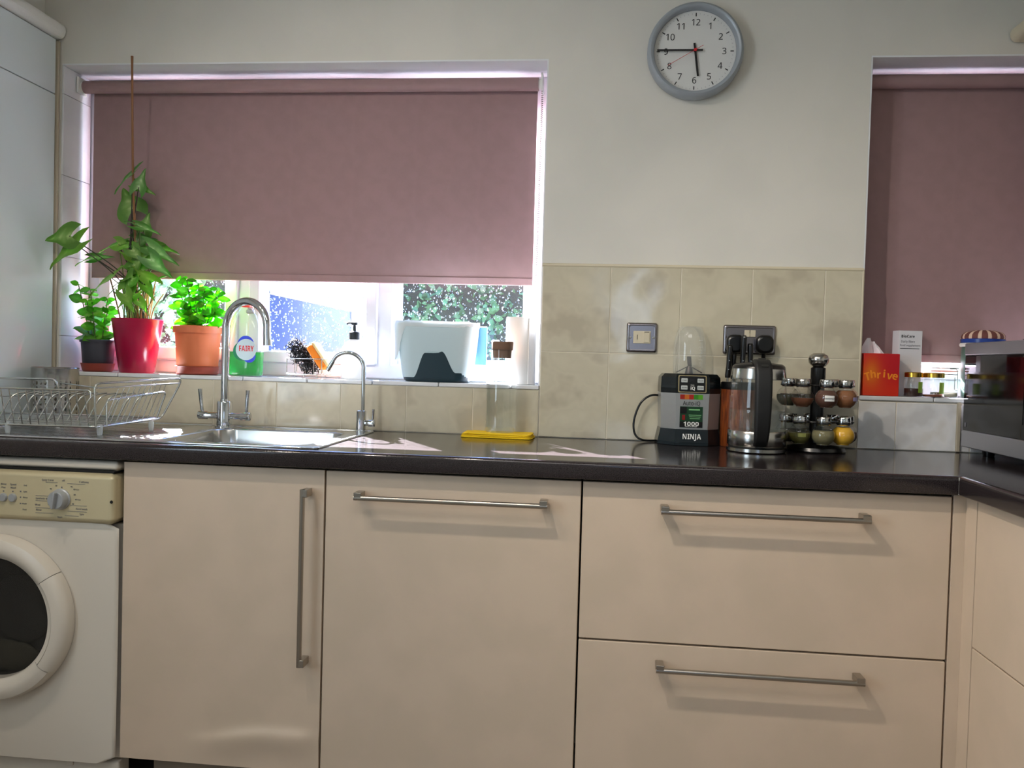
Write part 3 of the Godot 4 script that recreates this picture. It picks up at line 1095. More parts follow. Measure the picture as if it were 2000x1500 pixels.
func worktop() -> void:
	var t := thing("worktop", "dark brown speckled worktop with a rounded front edge turning the corner", "worktop")
	var m := MB.new()
	var y0 := 0.8705
	var y1 := 0.91
	# pieces round the sink bowl, then the rounded nose
	for p in [[-1.81, -1.21, 0.001, 0.575], [-0.805, 1.3, 0.001, 0.575], [-1.21, -0.805, 0.001, 0.12], [-1.21, -0.805, 0.505, 0.575], [0.68, 1.3, 0.575, 2.2]]:
		m.box(Vector3((p[0] + p[1]) / 2, (y0 + y1) / 2, (p[2] + p[3]) / 2), Vector3(p[1] - p[0], y1 - y0, p[3] - p[2]), 0.0)
	var h := y1 - y0
	var prof := [Vector2(0, y0), Vector2(0.012, y0), Vector2(0.015, y0 + 0.003), Vector2(0.015, y1 - 0.009), Vector2(0.0135, y1 - 0.004), Vector2(0.009, y1 - 0.0008), Vector2(0, y1)]
	var ra := []
	for x in [-1.81, 0.665]:
		var ring := PackedVector3Array()
		for q in prof:
			ring.append(Vector3(x, q.y, 0.575 + q.x) if x < 0 else Vector3(0.68 - q.x, q.y, 0.575 + q.x))
		ra.append(ring)
	var rb := PackedVector3Array()
	for q in prof:
		rb.append(Vector3(0.68 - q.x, q.y, 2.2))
	ra[0].reverse(); ra[1].reverse(); rb.reverse()
	m.loft([ra[0], ra[1]], false, false, false)
	m.loft([ra[1], rb], false, false, false)
	part(t, "top", m, M.worktop)
	m = MB.new()
	m.box(Vector3(0.6656, 0.89, 0.5895), Vector3(0.002, 0.038, 0.003), 0.0005, Basis(Vector3.UP, PI / 4))
	part(t, "joint_strip", m, M.handle)


func sink() -> void:
	var t := thing("sink", "stainless steel inset sink with a ribbed drainer on its left", "sink")
	var y := 0.9125
	var m := MB.new()
	# drainer with ribs
	m.sheet(60, 84, func(u, v):
		var x: float = lerpf(-1.735, -1.235, u)
		var z: float = lerpf(0.545, 0.05, v)
		var inside := smoothstep(-1.725, -1.70, x) * (1.0 - smoothstep(-1.29 - 0.25 * absf(z - 0.3), -1.26 - 0.25 * absf(z - 0.3), x)) * smoothstep(0.07, 0.09, z) * (1.0 - smoothstep(0.505, 0.525, z))
		return Vector3(x, y - inside * (0.0045 - 0.0035 * pow(absf(cos(PI * (z - 0.3) / 0.032)), 3.0)), z))
	part(t, "drainer", m, M.steel)
	# bowl and its surround
	m = MB.new()
	var bc := Vector3(-1.008, 0, 0.3125)
	m.loft([flat_ring(0.470, 0.495, 0.012, Vector3(-1.0, y, 0.2975), 8), flat_ring(0.395, 0.375, 0.055, Vector3(bc.x, y, bc.z), 8), flat_ring(0.385, 0.365, 0.052, Vector3(bc.x, y - 0.004, bc.z), 8), flat_ring(0.375, 0.355, 0.05, Vector3(bc.x, y - 0.04, bc.z), 8), flat_ring(0.36, 0.34, 0.05, Vector3(bc.x, y - 0.145, bc.z), 8), flat_ring(0.31, 0.29, 0.05, Vector3(bc.x, y - 0.16, bc.z), 8), flat_ring(0.08, 0.08, 0.039, Vector3(bc.x, y - 0.163, bc.z), 8)], true, false, true)
	part(t, "bowl", m, M.steel)
	m = MB.new()
	var lip := flat_ring(0.97, 0.5, 0.014, Vector3(-1.25, y - 0.0005, 0.2975), 6)
	var pts := []
	for p in lip:
		pts.append(p)
	pts.append(lip[0])
	m.tube(pts, 0.0028, 8, false)
	part(t, "raised_edge", m, M.chrome)
	m = MB.new()
	m.lathe([Vector2(0.012, 0), Vector2(0.012, 0.002), Vector2(0.008, 0.002), Vector2(0.008, -0.001)], 20)
	m.lathe([Vector2(0.008, 0.0005), Vector2(0.0, 0.0005)], 16)
	part(t, "overflow", m, M.dark, Vector3(-1.196, y - 0.022, 0.40), Basis(Vector3.BACK, -PI / 2))


# ------------------------------------------------------------------ on the wall
func wall_clock() -> void:
	var t := thing("wall_clock", "round grey wall clock with black numerals and hands", "clock", Vector3(0.138, 2.0285, 0.0))
	var turn := Basis(Vector3.RIGHT, PI / 2)
	var m := MB.new()
	m.lathe([Vector2(0.0, 0.001), Vector2(0.128, 0.001), Vector2(0.134, 0.006), Vector2(0.135, 0.03), Vector2(0.132, 0.042), Vector2(0.126, 0.0465), Vector2(0.12, 0.045), Vector2(0.1165, 0.04), Vector2(0.1155, 0.026), Vector2(0.1155, 0.0215), Vector2(0, 0.0215)], 96)
	part(t, "case", m, mat(Color(0.62, 0.65, 0.68), 0.35, 0.15), Vector3.ZERO, turn)
	m = MB.new()
	m.lathe([Vector2(0.1155, 0.0), Vector2(0.115, 0.001), Vector2(0.0, 0.001)], 64)
	part(t, "dial", m, mat(Color(0.86, 0.86, 0.85), 0.6), Vector3(0, 0, 0.0218), turn)
	var z := 0.0232
	for k in range(1, 13):
		var a := TAU * k / 12
		var d := Vector2(sin(a), cos(a))
		write(t, "numeral", str(k), 0.0255, M.ink, Vector3(d.x * 0.082, d.y * 0.082, z))
		m = MB.new()
		m.box(Vector3(0, 0, 0), Vector3(0.0027, 0.0095, 0.0006), 0.0)
		part(t, "hour_mark", m, M.ink, Vector3(d.x * 0.1035, d.y * 0.1035, z), Basis(Vector3.BACK, -a))
	m = MB.new()
	for k in 60:
		if k % 5:
			var a := TAU * k / 60
			m.box(Vector3(sin(a), cos(a), 0) * 0.106, Vector3(0.0006, 0.003, 0.0004), 0.0, Basis(Vector3.BACK, -a))
	m.v = m.v
	part(t, "minute_marks", m, M.grey_ink, Vector3(0, 0, z)).set_meta("kind", "stuff")
	for h in [["minute_hand", -TAU / 4 + 0.005, 0.107, 0.021, 0.0052, M.ink, 0.0315], ["hour_hand", TAU * 0.4785, 0.073, 0.021, 0.006, M.ink, 0.0285], ["second_hand", -TAU * 0.333, 0.088, 0.025, 0.0011, M.red_ink, 0.0345]]:
		m = MB.new()
		m.box(Vector3(0, (h[2] - h[3]) / 2, 0), Vector3(h[4], h[2] + h[3], 0.0012), 0.0003)
		if h[0] == "second_hand":
			m.lathe([Vector2(0.0045, -0.001), Vector2(0.0045, 0.001), Vector2(0, 0.0015)], 16, Transform3D(turn, Vector3.ZERO))
		part(t, h[0], m, h[5], Vector3(0, 0.001, h[6]), Basis(Vector3.BACK, -h[1]))
	m = MB.new()
	m.tube([Vector3(0, 0.001, 0.022), Vector3(0, 0.001, 0.035)], 0.003, 12)
	part(t, "spindle", m, M.ink)


func plate(w: float, h: float) -> MB:
	var m := MB.new()
	var rings := []
	for q in [[0.0, 0.0], [0.0, 0.004], [0.0025, 0.0075], [0.006, 0.0085], [0.0085, 0.0075]]:
		var ring := PackedVector3Array()
		for p in rrect(w - q[0] * 2, h - q[0] * 2, 0.006, 5):
			ring.append(Vector3(p.x, p.y, q[1]))
		rings.append(ring)
	m.loft(rings, true, false, true)
	return m

func electrics() -> void:
	var z := 0.0068
	var pm := mat(Color(0.55, 0.53, 0.54), 0.25, 1.0)
	var t := thing("wall_switch", "square chrome switch plate with an ivory rocker on the tiles left of the blender", "switch", Vector3(0.0145, 1.2105, z))
	part(t, "plate", plate(0.088, 0.086), pm)
	var m := MB.new()
	m.box(Vector3(0.0, 0.001, 0.0085), Vector3(0.05, 0.036, 0.004), 0.001)
	part(t, "insert", m, M.ivory)
	m = MB.new()
	m.box(Vector3(0.0135, 0.0, 0.011), Vector3(0.018, 0.03, 0.005), 0.0015, Basis(Vector3.RIGHT, 0.08))
	part(t, "rocker", m, M.ivory)
	m = MB.new()
	m.box(Vector3(-0.0135, 0.001, 0.0107), Vector3(0.0015, 0.014, 0.001), 0.0)
	m.box(Vector3(0.0135, 0.0165, 0.0107), Vector3(0.014, 0.0015, 0.001), 0.0)
	part(t, "printed_marks", m, M.ink).set_meta("kind", "stuff")
	for x in [-0.033, 0.033]:
		m = MB.new()
		m.lathe([Vector2(0.0035, 0), Vector2(0.003, 0.0015), Vector2(0, 0.0016)], 12)
		part(t, "screw", m, M.handle, Vector3(x, 0, 0.0075), Basis(Vector3.RIGHT, PI / 2))

	t = thing("wall_socket", "chrome double wall socket on the tiles behind the kettle", "socket", Vector3(0.3195, 1.2115, z))
	part(t, "plate", plate(0.147, 0.084), pm)
	for x in [-0.0075, 0.0085]:
		m = MB.new()
		m.box(Vector3(x, 0.018, 0.0095), Vector3(0.0155, 0.02, 0.006), 0.0015, Basis(Vector3.RIGHT, 0.08))
		part(t, "rocker", m, M.ivory)
	m = MB.new()
	m.box(Vector3(-0.001, 0.023, 0.0127), Vector3(0.001, 0.008, 0.001), 0.0)
	part(t, "printed_marks", m, M.ink).set_meta("kind", "stuff")

	for q in [["plug", "black plug with its cord hanging down in the right half of the socket", 0.3585], ["plug", "black plug in the left half of the socket behind the knives", 0.277]]:
		t = thing(q[0], q[1], "plug", Vector3(q[2], 1.199, 0.0155))
		m = MB.new()
		var rings := []
		for k in [[0.047, 0.05, 0.0], [0.05, 0.053, 0.006], [0.05, 0.053, 0.02], [0.046, 0.048, 0.026], [0.036, 0.038, 0.028]]:
			var ring := PackedVector3Array()
			for p in rrect(k[0], k[1], 0.0175, 6):
				ring.append(Vector3(p.x, p.y, k[2]))
			rings.append(ring)
		m.loft(rings, true, true, true)
		part(t, "plug_body", m, M.black)
		m = MB.new()
		m.tube(curve([Vector3(0, -0.02, 0.01), Vector3(0, -0.045, 0.005), Vector3(0.001, -0.06, 0.0)]), [0.0065, 0.0065, 0.0062, 0.006, 0.0058, 0.0056, 0.0054, 0.0052, 0.005, 0.0048, 0.0046, 0.0044, 0.0042], 10)
		m.tube(curve([Vector3(0.001, -0.058, 0.0), Vector3(0.004, -0.16, -0.002), Vector3(0.006, -0.276, -0.002)]), 0.0038, 8)
		part(t, "cord", m, M.black)


func taps() -> void:
	var y := 0.9125
	var t := thing("kitchen_tap", "tall chrome swan neck mixer tap with two upright lever handles at the sink", "tap", Vector3(-1.208, y, 0.092))
	var m := MB.new()
	m.lathe([Vector2(0, 0), Vector2(0.027, 0), Vector2(0.027, 0.004), Vector2(0.0225, 0.006), Vector2(0.0225, 0.074), Vector2(0.021, 0.077), Vector2(0.0135, 0.078), Vector2(0.0125, 0.084)], 32)
	part(t, "tap_body", m, M.chrome)
	m = MB.new()
	var d := Vector3(0.97, 0, 0.25).normalized()
	var path := [Vector3(0, 0.075, 0), Vector3(0, 0.16, 0), Vector3(0, 0.24, 0), Vector3(0, 0.295, 0)]
	path.append_array(arc(d * 0.073 + Vector3(0, 0.295, 0), -d * 0.073, Vector3(0, 0.078, 0), 0.15, PI - 0.12, 20))
	path.append_array([d * 0.1455 + Vector3(0, 0.28, 0), d * 0.1475 + Vector3(0, 0.25, 0)])
	m.tube(path, 0.0118, 18)
	m.tube([d * 0.1475 + Vector3(0, 0.262, 0), d * 0.148 + Vector3(0, 0.245, 0)], 0.0127, 18)
	part(t, "spout", m, M.chrome)
	for s in [-1, 1]:
		m = MB.new()
		m.tube([Vector3(0.018 * s, 0.034, 0), Vector3(0.05 * s, 0.034, 0), Vector3(0.052 * s, 0.034, 0), Vector3(0.078 * s, 0.034, 0)], [0.0095, 0.0095, 0.0125, 0.0125], 16)
		m.ball(Vector3(0.078 * s, 0.034, 0), Vector3(0.004, 0.0125, 0.0125), 16, 8)
		part(t, "valve", m, M.chrome)
		m = MB.new()
		m.tube([Vector3(0.068 * s, 0.04, 0), Vector3(0.071 * s, 0.075, 0.004), Vector3(0.074 * s, 0.112, 0.006)], [0.0045, 0.0055, 0.0062], 12)
		part(t, "lever", m, M.chrome)
	t = thing("filter_tap", "small slim chrome filter tap at the right corner of the sink", "tap", Vector3(-0.797, y, 0.075))
	m = MB.new()
	m.lathe([Vector2(0, 0), Vector2(0.0155, 0), Vector2(0.0155, 0.003), Vector2(0.0145, 0.004), Vector2(0.0145, 0.061), Vector2(0.013, 0.0625), Vector2(0.006, 0.063)], 28)
	part(t, "tap_body", m, M.chrome)
	m = MB.new()
	path = [Vector3(0.005, 0.06, 0), Vector3(0.0045, 0.12, 0), Vector3(0.004, 0.178, 0)]
	path.append_array(arc(Vector3(-0.0455, 0.185, 0), Vector3(0.05, 0, 0), Vector3(0, 0.046, 0), 0.1, 2.35, 16))
	path.append(Vector3(-0.096, 0.193, 0.004))
	m.tube(path, 0.0058, 12)
	m.tube([Vector3(-0.087, 0.206, 0.002), Vector3(-0.103, 0.176, 0.006)], 0.0066, 12)
	part(t, "spout", m, M.chrome)
	m = MB.new()
	m.tube([Vector3(0.01, 0.026, 0), Vector3(0.022, 0.026, 0), Vector3(0.023, 0.026, 0), Vector3(0.04, 0.026, 0)], [0.008, 0.008, 0.0105, 0.0105], 14)
	m.ball(Vector3(0.04, 0.026, 0), Vector3(0.003, 0.0105, 0.0105), 14, 6)
	part(t, "valve", m, M.chrome)
	m = MB.new()
	m.tube([Vector3(0.034, 0.03, 0), Vector3(0.0365, 0.05, 0.003), Vector3(0.038, 0.068, 0.005)], [0.0028, 0.0034, 0.0038], 10)
	part(t, "lever", m, M.chrome)


func dish_rack() -> void:
	var t := thing("dish_rack", "chrome wire dish rack standing on the ribbed drainer", "dish rack", Vector3(-1.385, 0.9085, 0.44), 0.09)
	# x runs left along the front (negative), z away to the wall (negative)
	var fb := 0.024      # height of the bottom wires
	var L := -0.41
	var r := 0.0022
	var wires := []
	# front rail of the basket and its bottom loop
	wires.append([bent([Vector3(L, 0.118, 0.012), Vector3(-0.012, 0.118, 0.012), Vector3(-0.012, 0.1, 0.012)], 0.01), 0.0026])
	wires.append([bent([Vector3(L, fb, 0), Vector3(-0.005, fb, 0), Vector3(0.065, fb + 0.012, -0.215), Vector3(L, fb + 0.012, -0.22)], 0.015), 0.003])
	for k in 18:
		var x := -0.03 - k * 0.0215
		wires.append([[Vector3(x, 0.118, 0.012), Vector3(x + 0.008, fb, 0.0), Vector3(x + 0.008, fb - 0.004, -0.06)], r * 0.75])
	# outer end loop, leaning outwards to the back
	wires.append([bent([Vector3(-0.002, fb, 0.004), Vector3(-0.006, 0.136, 0.006), Vector3(0.115, 0.148, -0.235), Vector3(0.112, 0.132, -0.238), Vector3(0.07, fb + 0.01, -0.215), Vector3(-0.002, fb, 0.004)], 0.018), 0.003])
	wires.append([bent([Vector3(0.014, fb + 0.002, -0.02), Vector3(0.012, 0.093, -0.022), Vector3(0.083, 0.11, -0.215), Vector3(0.063, fb + 0.01, -0.2)], 0.014), 0.0028])
	wires.append([[Vector3(-0.004, 0.124, 0.0), Vector3(0.112, 0.134, -0.235)], 0.002])
	# back rail with its turned-down end, and the rail the plates lean on
	wires.append([bent([Vector3(L - 0.03, 0.135, -0.2), Vector3(-0.222, 0.137, -0.2), Vector3(-0.216, 0.055, -0.21), Vector3(-0.216, fb + 0.01, -0.212)], 0.016), 0.003])
	wires.append([[Vector3(L, 0.085, -0.17), Vector3(-0.2, 0.095, -0.175)], 0.0022])
	wires.append([[Vector3(-0.215, 0.128, -0.2), Vector3(0.0, 0.124, 0.0)], 0.0018])
	# hoops that hold plates apart
	for k in 14:
		var x := -0.31 + k * 0.0245
		var z0 := -0.11 - k * 0.004
		wires.append([bent([Vector3(x, fb + 0.004, z0 + 0.03), Vector3(x + 0.022, 0.098, z0), Vector3(x + 0.05, 0.104, z0 - 0.03)], 0.03), r])
	for k in 9:
		var z := -0.02 - k * 0.022
		wires.append([[Vector3(L, fb + 0.002 + k * 0.001, z), Vector3(0.004 + k * 0.0065, fb + 0.002 + k * 0.001, z)], r * 0.8])
	for k in 10:                                                # fine uprights of the end basket
		var u := 0.1 + k * 0.09
		wires.append([[Vector3(0.012, 0.1, -0.022).lerp(Vector3(0.083, 0.115, -0.215), u) + Vector3(0.014, 0.02, 0), Vector3(0.0, fb + 0.004, 0.0).lerp(Vector3(0.062, fb + 0.01, -0.205), u)], 0.0011])
	for wr in wires:
		var m := MB.new()
		m.tube(wr[0], wr[1], 7)
		part(t, "wire", m, M.wire)
	var ft := pane(Color(0.85, 0.88, 0.88), 0.35, 0.2)
	for p in [Vector3(0.0, 0, -0.012), Vector3(0.06, 0, -0.175), Vector3(-0.235, 0, -0.004), Vector3(-0.21, 0, -0.19)]:
		var m := MB.new()
		m.lathe([Vector2(0, 0), Vector2(0.005, 0.0), Vector2(0.0075, 0.01), Vector2(0.0075, 0.026), Vector2(0.004, 0.03), Vector2(0, 0.03)], 16)
		part(t, "foot", m, ft, p + Vector3(0, 0.0005, 0))
	# shallow drip tray under the plates, bright in the daylight
	# perforated pot in the corner, real holes through its wall
	t = thing("utensil_pot", "perforated stainless steel utensil pot in the corner behind the dish rack", "pot", Vector3(-1.722, 0.9095, 0.125))
	var m := MB.new()
	var R := 0.064
	var cols := 30
	var rows := 7
	var ch := 0.0155
	var cell := func(a: float, y: float) -> Vector3: return Vector3(R * cos(a), y, -R * sin(a))
	m.lathe([Vector2(0, 0), Vector2(R - 0.002, 0), Vector2(R, 0.002), Vector2(R, 0.02)], 60)
	var yb := 0.02
	for c in cols:
		for w in rows:
			var a := TAU * (c + 0.5) / cols
			var ha := TAU / cols / 2
			var y := yb + (w + 0.5) * ch
			var ring0 := []
			var ring1 := []
			for s in 8:
				var q := PI / 4 * s
				var sq := Vector2(cos(q), sin(q)) / maxf(absf(cos(q)), absf(sin(q)))
				ring0.append(cell.call(a + sq.x * ha, y + sq.y * ch / 2))
				ring1.append(cell.call(a + cos(q) * ha * 0.52, y + sin(q) * ch * 0.4))
			var open := c % 5 != 4
			for s in 8:
				var s2 := (s + 1) % 8
				m.quad(ring0[s], ring0[s2], ring1[s2], ring1[s])
				if not open:
					m.tri(ring1[s], ring1[s2], cell.call(a, y))
	m.lathe([Vector2(R, yb + rows * ch), Vector2(R, 0.162), Vector2(R + 0.001, 0.164), Vector2(R - 0.001, 0.166), Vector2(R - 0.0012, 0.13)], 60)
	part(t, "pot_wall", m, M.brushed)


# ------------------------------------------------------------------ left sill
func sill_left_objects() -> void:
	var y := 1.062
	# washing-up liquid
	var t := thing("soap_bottle", "clear washing up liquid bottle half full of green liquid with a round label", "bottle", Vector3(-1.21, y, -0.055), 0.0)
	var prof := [[0.05, 0.0], [0.054, 0.006], [0.056, 0.03], [0.0565, 0.08], [0.053, 0.12], [0.045, 0.16], [0.033, 0.19], [0.02, 0.208], [0.013, 0.214], [0.013, 0.222]]
	var m := MB.new()
	var rings := []
	for q in prof:
		rings.append(oval_ring(q[0], q[0] * 0.56, Vector3(0, q[1] + 0.0005, 0), 2.5))
	m.loft(rings, true, true, false)
	part(t, "bottle_body", m, M.plastic_clear)
	m = MB.new()
	rings = []
	for q in [[0.048, 0.002], [0.0525, 0.008], [0.0545, 0.03], [0.055, 0.076]]:
		rings.append(oval_ring(q[0], q[0] * 0.55, Vector3(0, q[1], 0), 2.5))
	m.loft(rings)
	var green := mat(Color(0.0, 0.56, 0.2), 0.2)
	green.backlight_enabled = true
	green.backlight = Color(0.0, 0.7, 0.22)
	part(t, "liquid", m, green)
	m = MB.new()
	m.lathe([Vector2(0.0165, 0.216), Vector2(0.0165, 0.226), Vector2(0.011, 0.23), Vector2(0.009, 0.243), Vector2(0.0, 0.246)], 20)
	part(t, "cap", m, mat(Color(0.85, 0.2, 0.14), 0.4))
	# label: disc, blue bands and the name
	var lz := 0.0318
	var lb := Node3D.new()
	lb.name = "label"
	t.add_child(lb)
	lb.position = Vector3(0.014, 0.083, 0)
	m = MB.new()
	m.ext(rrect(0.066, 0.066, 0.0329, 10), lz, lz + 0.0006)
	part(lb, "label_disc", m, mat(Color(0.78, 0.86, 0.87), 0.4))
	for q in [[0.25 * PI, 0.8 * PI, Color(0.04, 0.2, 0.75)], [1.45 * PI, 1.85 * PI, Color(0.04, 0.2, 0.75)], [0.8 * PI, 1.45 * PI, Color(0.03, 0.45, 0.3)]]:
		var pl := PackedVector2Array()
		for s in 13:
			var a := lerpf(q[0], q[1], s / 12.0)
			pl.append(Vector2(cos(a), sin(a)) * (0.034 + 0.009 * sin(PI * s / 12.0)))
		for s in 13:
			var a := lerpf(q[1], q[0], s / 12.0)
			pl.append(Vector2(cos(a), sin(a)) * 0.033)
		m = MB.new()
		m.ext(pl, lz - 0.0015, lz + 0.0003)
		part(lb, "label_band", m, mat(q[2], 0.4))
	write(lb, "lettering", "FAIRY", 0.0225, mat(Color(0.82, 0.1, 0.12), 0.4), Vector3(0.001, 0.003, lz + 0.001), Basis.from_scale(Vector3(0.78, 1.05, 1)), true)

	# wire caddy with a black mesh scourer and a sponge
	t = thing("sponge_caddy", "thin wire sponge caddy on the sill between the two taps", "caddy", Vector3(-1.005, y, -0.055))
	var ws := []
	for yy in [0.012, 0.06]:
		var ring := flat_ring(0.125, 0.085, 0.02, Vector3(0, yy, 0), 4)
		var pts := []
		for p in ring:
			pts.append(p)
		pts.append(ring[0])
		ws.append(pts)
	for x in [-0.055, -0.03, 0.03, 0.055]:
		ws.append(bent([Vector3(x, 0.06, 0.0425), Vector3(x, 0.012, 0.0425), Vector3(x, 0.012, -0.0425), Vector3(x, 0.06, -0.0425)], 0.008))
	for x in [-0.03, 0.04]:
		for z in [-0.038, 0.04]:
			ws.append([Vector3(x, 0.001, z), Vector3(x, 0.013, z)])
	for pts in ws:
		m = MB.new()
		m.tube(pts, 0.0014, 6)
		part(t, "wire", m, M.wire)
	m = MB.new()
	var rng := RandomNumberGenerator.new()
	rng.seed = 77
	for k in 420:                                                # curls of the mesh scourer
		var c := Vector3(rng.randfn(0, 0.017), rng.randfn(0, 0.036), rng.randfn(0, 0.009))
		if absf(c.x) > 0.03 or absf(c.y) > 0.06 or absf(c.z) > 0.016:
			continue
		var ax := Vector3(rng.randfn(), rng.randfn(), rng.randfn()).normalized()
		var bx := ax.cross(Vector3(rng.randfn(), rng.randfn(), rng.randfn())).normalized()
		m.tube(arc(c, ax * rng.randf_range(0.006, 0.013), bx * rng.randf_range(0.004, 0.011), 0, rng.randf_range(3, 6), 9), 0.0011, 4, false)
	single("mesh_scourer", m, mat(Color(0.06, 0.065, 0.08), 0.9), "dark curly mesh scourer leaning in the wire caddy", "scourer", Vector3(-1.022, 1.125, -0.055), 0.0).rotation.z = 0.72
	t = thing("sponge", "orange and cream washing up sponge leaning in the wire caddy", "sponge", Vector3(-0.972, 1.128, -0.05))
	t.rotation.z = 0.62
	m = MB.new()
	m.box(Vector3(0, 0, 0), Vector3(0.024, 0.088, 0.06), 0.007)
	part(t, "foam", m, tri_map(mat(Color(0.92, 0.52, 0.14), 0.9), 10))
	m = MB.new()
	m.box(Vector3(0.0145, 0, 0), Vector3(0.008, 0.088, 0.06), 0.003)
	part(t, "scouring_pad", m, mat(Color(0.92, 0.82, 0.6), 0.95))

	# pump dispenser
	t = thing("soap_dispenser", "white soap dispenser with a dark pump head behind the small filter tap", "dispenser", Vector3(-0.868, y, -0.075))
	m = MB.new()
	rings = []
	for q in [[0.036, 0.0], [0.039, 0.004], [0.039, 0.085], [0.036, 0.1], [0.024, 0.115], [0.014, 0.122], [0.013, 0.126]]:
		rings.append(oval_ring(q[0], q[0] * 0.8, Vector3(0, q[1] + 0.0005, 0), 2.4, 28))
	m.loft(rings)
	var milk := mat(Color(0.92, 0.93, 0.92), 0.3)
	milk.backlight_enabled = true
	milk.backlight = Color(0.5, 0.5, 0.5)
	part(t, "bottle_body", m, milk)
	m = MB.new()
	m.lathe([Vector2(0.0, 0.124), Vector2(0.0165, 0.124), Vector2(0.0165, 0.146), Vector2(0.013, 0.149), Vector2(0.005, 0.15), Vector2(0.0045, 0.168), Vector2(0.0095, 0.169), Vector2(0.0095, 0.177), Vector2(0.0, 0.179)], 20)
	m.tube([Vector3(0, 0.174, 0), Vector3(-0.018, 0.175, 0.004), Vector3(-0.024, 0.171, 0.005)], 0.0035, 8)
	part(t, "pump_head", m, mat(Color(0.13, 0.15, 0.17), 0.35))

	# food waste caddy with its liner
	t = thing("waste_caddy", "pale kitchen caddy with dark teal lower front and crumpled white liner over its rim", "caddy", Vector3(-0.6, y, -0.066))
	m = MB.new()
	rings = []
	for q in [[0.185, 0.11, 0.0], [0.205, 0.118, 0.006], [0.222, 0.124, 0.05], [0.238, 0.13, 0.12], [0.246, 0.134, 0.178]]:
		rings.append(flat_ring(q[0], q[1], 0.045, Vector3(0, q[2] + 0.0005, 0), 8))
	rings.append(flat_ring(0.236, 0.124, 0.042, Vector3(0, 0.178, 0), 8))
	rings.append(flat_ring(0.2, 0.11, 0.04, Vector3(0, 0.02, 0), 8))
	m.loft(rings)
	part(t, "bin_body", m, mat(Color(0.72, 0.8, 0.82), 0.4))
	m = MB.new()
	rings = []
	var fn := FastNoiseLite.new()
	fn.seed = 5
	fn.frequency = 40.0
	for q in [[0.2465, 0.1345, 0.166], [0.249, 0.1365, 0.172], [0.25, 0.137, 0.178], [0.247, 0.1345, 0.1825], [0.236, 0.124, 0.183], [0.22, 0.115, 0.14]]:
		var ring := flat_ring(q[0], q[1], 0.05, Vector3(0, q[2], 0), 10)
		for k in ring.size():
			var p := ring[k]
			var o := Vector3(p.x, 0, p.z).normalized()
			var left := smoothstep(-0.088, -0.119, p.x)
			var amp := 0.0015 + 0.014 * left
			ring[k] = p + o * (absf(fn.get_noise_3dv(p)) * amp) + Vector3(0, fn.get_noise_3dv(p * 0.7 + Vector3.ONE) * 0.004 - (0.1 * left * smoothstep(0.18, 0.166, q[2])), 0)
		rings.append(ring)
	m.loft(rings, true, false, false)
	var film := mat(Color(0.93, 0.95, 0.95), 0.3)
	film.backlight_enabled = true
	film.backlight = Color(0.9, 0.92, 0.92)
	film.cull_mode = BaseMaterial3D.CULL_DISABLED
	part(t, "liner", m, film)
	m = MB.new()
	var skin := func(x: float, y: float, out: float) -> Vector3:  # a point on the tapering, round-cornered front
		var wd := lerpf(0.205, 0.246, clampf((y - 0.006) / 0.172, 0, 1)) / 2 - maxf(0.0, 0.006 - y)
		var dp := lerpf(0.118, 0.134, clampf((y - 0.006) / 0.172, 0, 1)) / 2 - maxf(0.0, 0.006 - y) * 0.8
		var e := clampf(absf(x) - (wd - 0.045), 0.0, 0.0449)
		return Vector3(x, y + 0.0005, dp - 0.045 + sqrt(0.045 * 0.045 - e * e) + out)
	var edge := func(x: float) -> float:
		var hump := smoothstep(-0.062, -0.028, x) * (1.0 - smoothstep(0.022, 0.066, x))
		return 0.013 + 0.016 * smoothstep(0.0, 0.06, x) + 0.074 * hump
	m.sheet(60, 12, func(u, v):
		var x: float = lerpf(-0.097, 0.099, u)
		return skin.call(x, lerpf(0.0, edge.call(x), v), 0.0012))
	part(t, "front_flash", m, mat(Color(0.03, 0.16, 0.2), 0.35))
	write(t, "lettering", "food waste", 0.008, mat(Color(0.75, 0.85, 0.86), 0.5), Vector3(-0.003, 0.091, 0.0655))
	m = MB.new()
	m.box(Vector3(0.125, 0.115, -0.045), Vector3(0.05, 0.12, 0.006), 0.003, Basis(Vector3.UP, -0.5))
	part(t, "lid", m, mat(Color(0.45, 0.65, 0.8), 0.4))

	# kitchen roll, small clear bottle
	t = thing("kitchen_roll", "white kitchen roll standing at the right end of the left sill", "kitchen roll", Vector3(-0.345, y, -0.066))
	m = MB.new()
	m.lathe([Vector2(0.019, 0.0005), Vector2(0.045, 0.0005), Vector2(0.046, 0.003), Vector2(0.046, 0.2), Vector2(0.045, 0.203), Vector2(0.019, 0.203), Vector2(0.019, 0.0005)], 40)
	m.box(Vector3(0.0325, 0.1015, 0.033), Vector3(0.003, 0.198, 0.02), 0.001, Basis(Vector3.UP, -0.6))
	part(t, "paper", m, mat(Color(0.93, 0.93, 0.92), 0.95))
	t = thing("slim_bottle", "slim clear glass bottle on the sill behind the carafe", "bottle", Vector3(-0.425, y, -0.085))
	m = MB.new()
	m.lathe([Vector2(0, 0.001), Vector2(0.012, 0.001), Vector2(0.0125, 0.004), Vector2(0.0125, 0.1), Vector2(0.009, 0.108), Vector2(0.009, 0.125)], 20)
	part(t, "bottle_body", m, M.glass)
	m = MB.new()
	m.lathe([Vector2(0.0105, 0.12), Vector2(0.0105, 0.134), Vector2(0, 0.134)], 16)
	part(t, "stopper", m, mat(Color(0.75, 0.83, 0.88), 0.3))


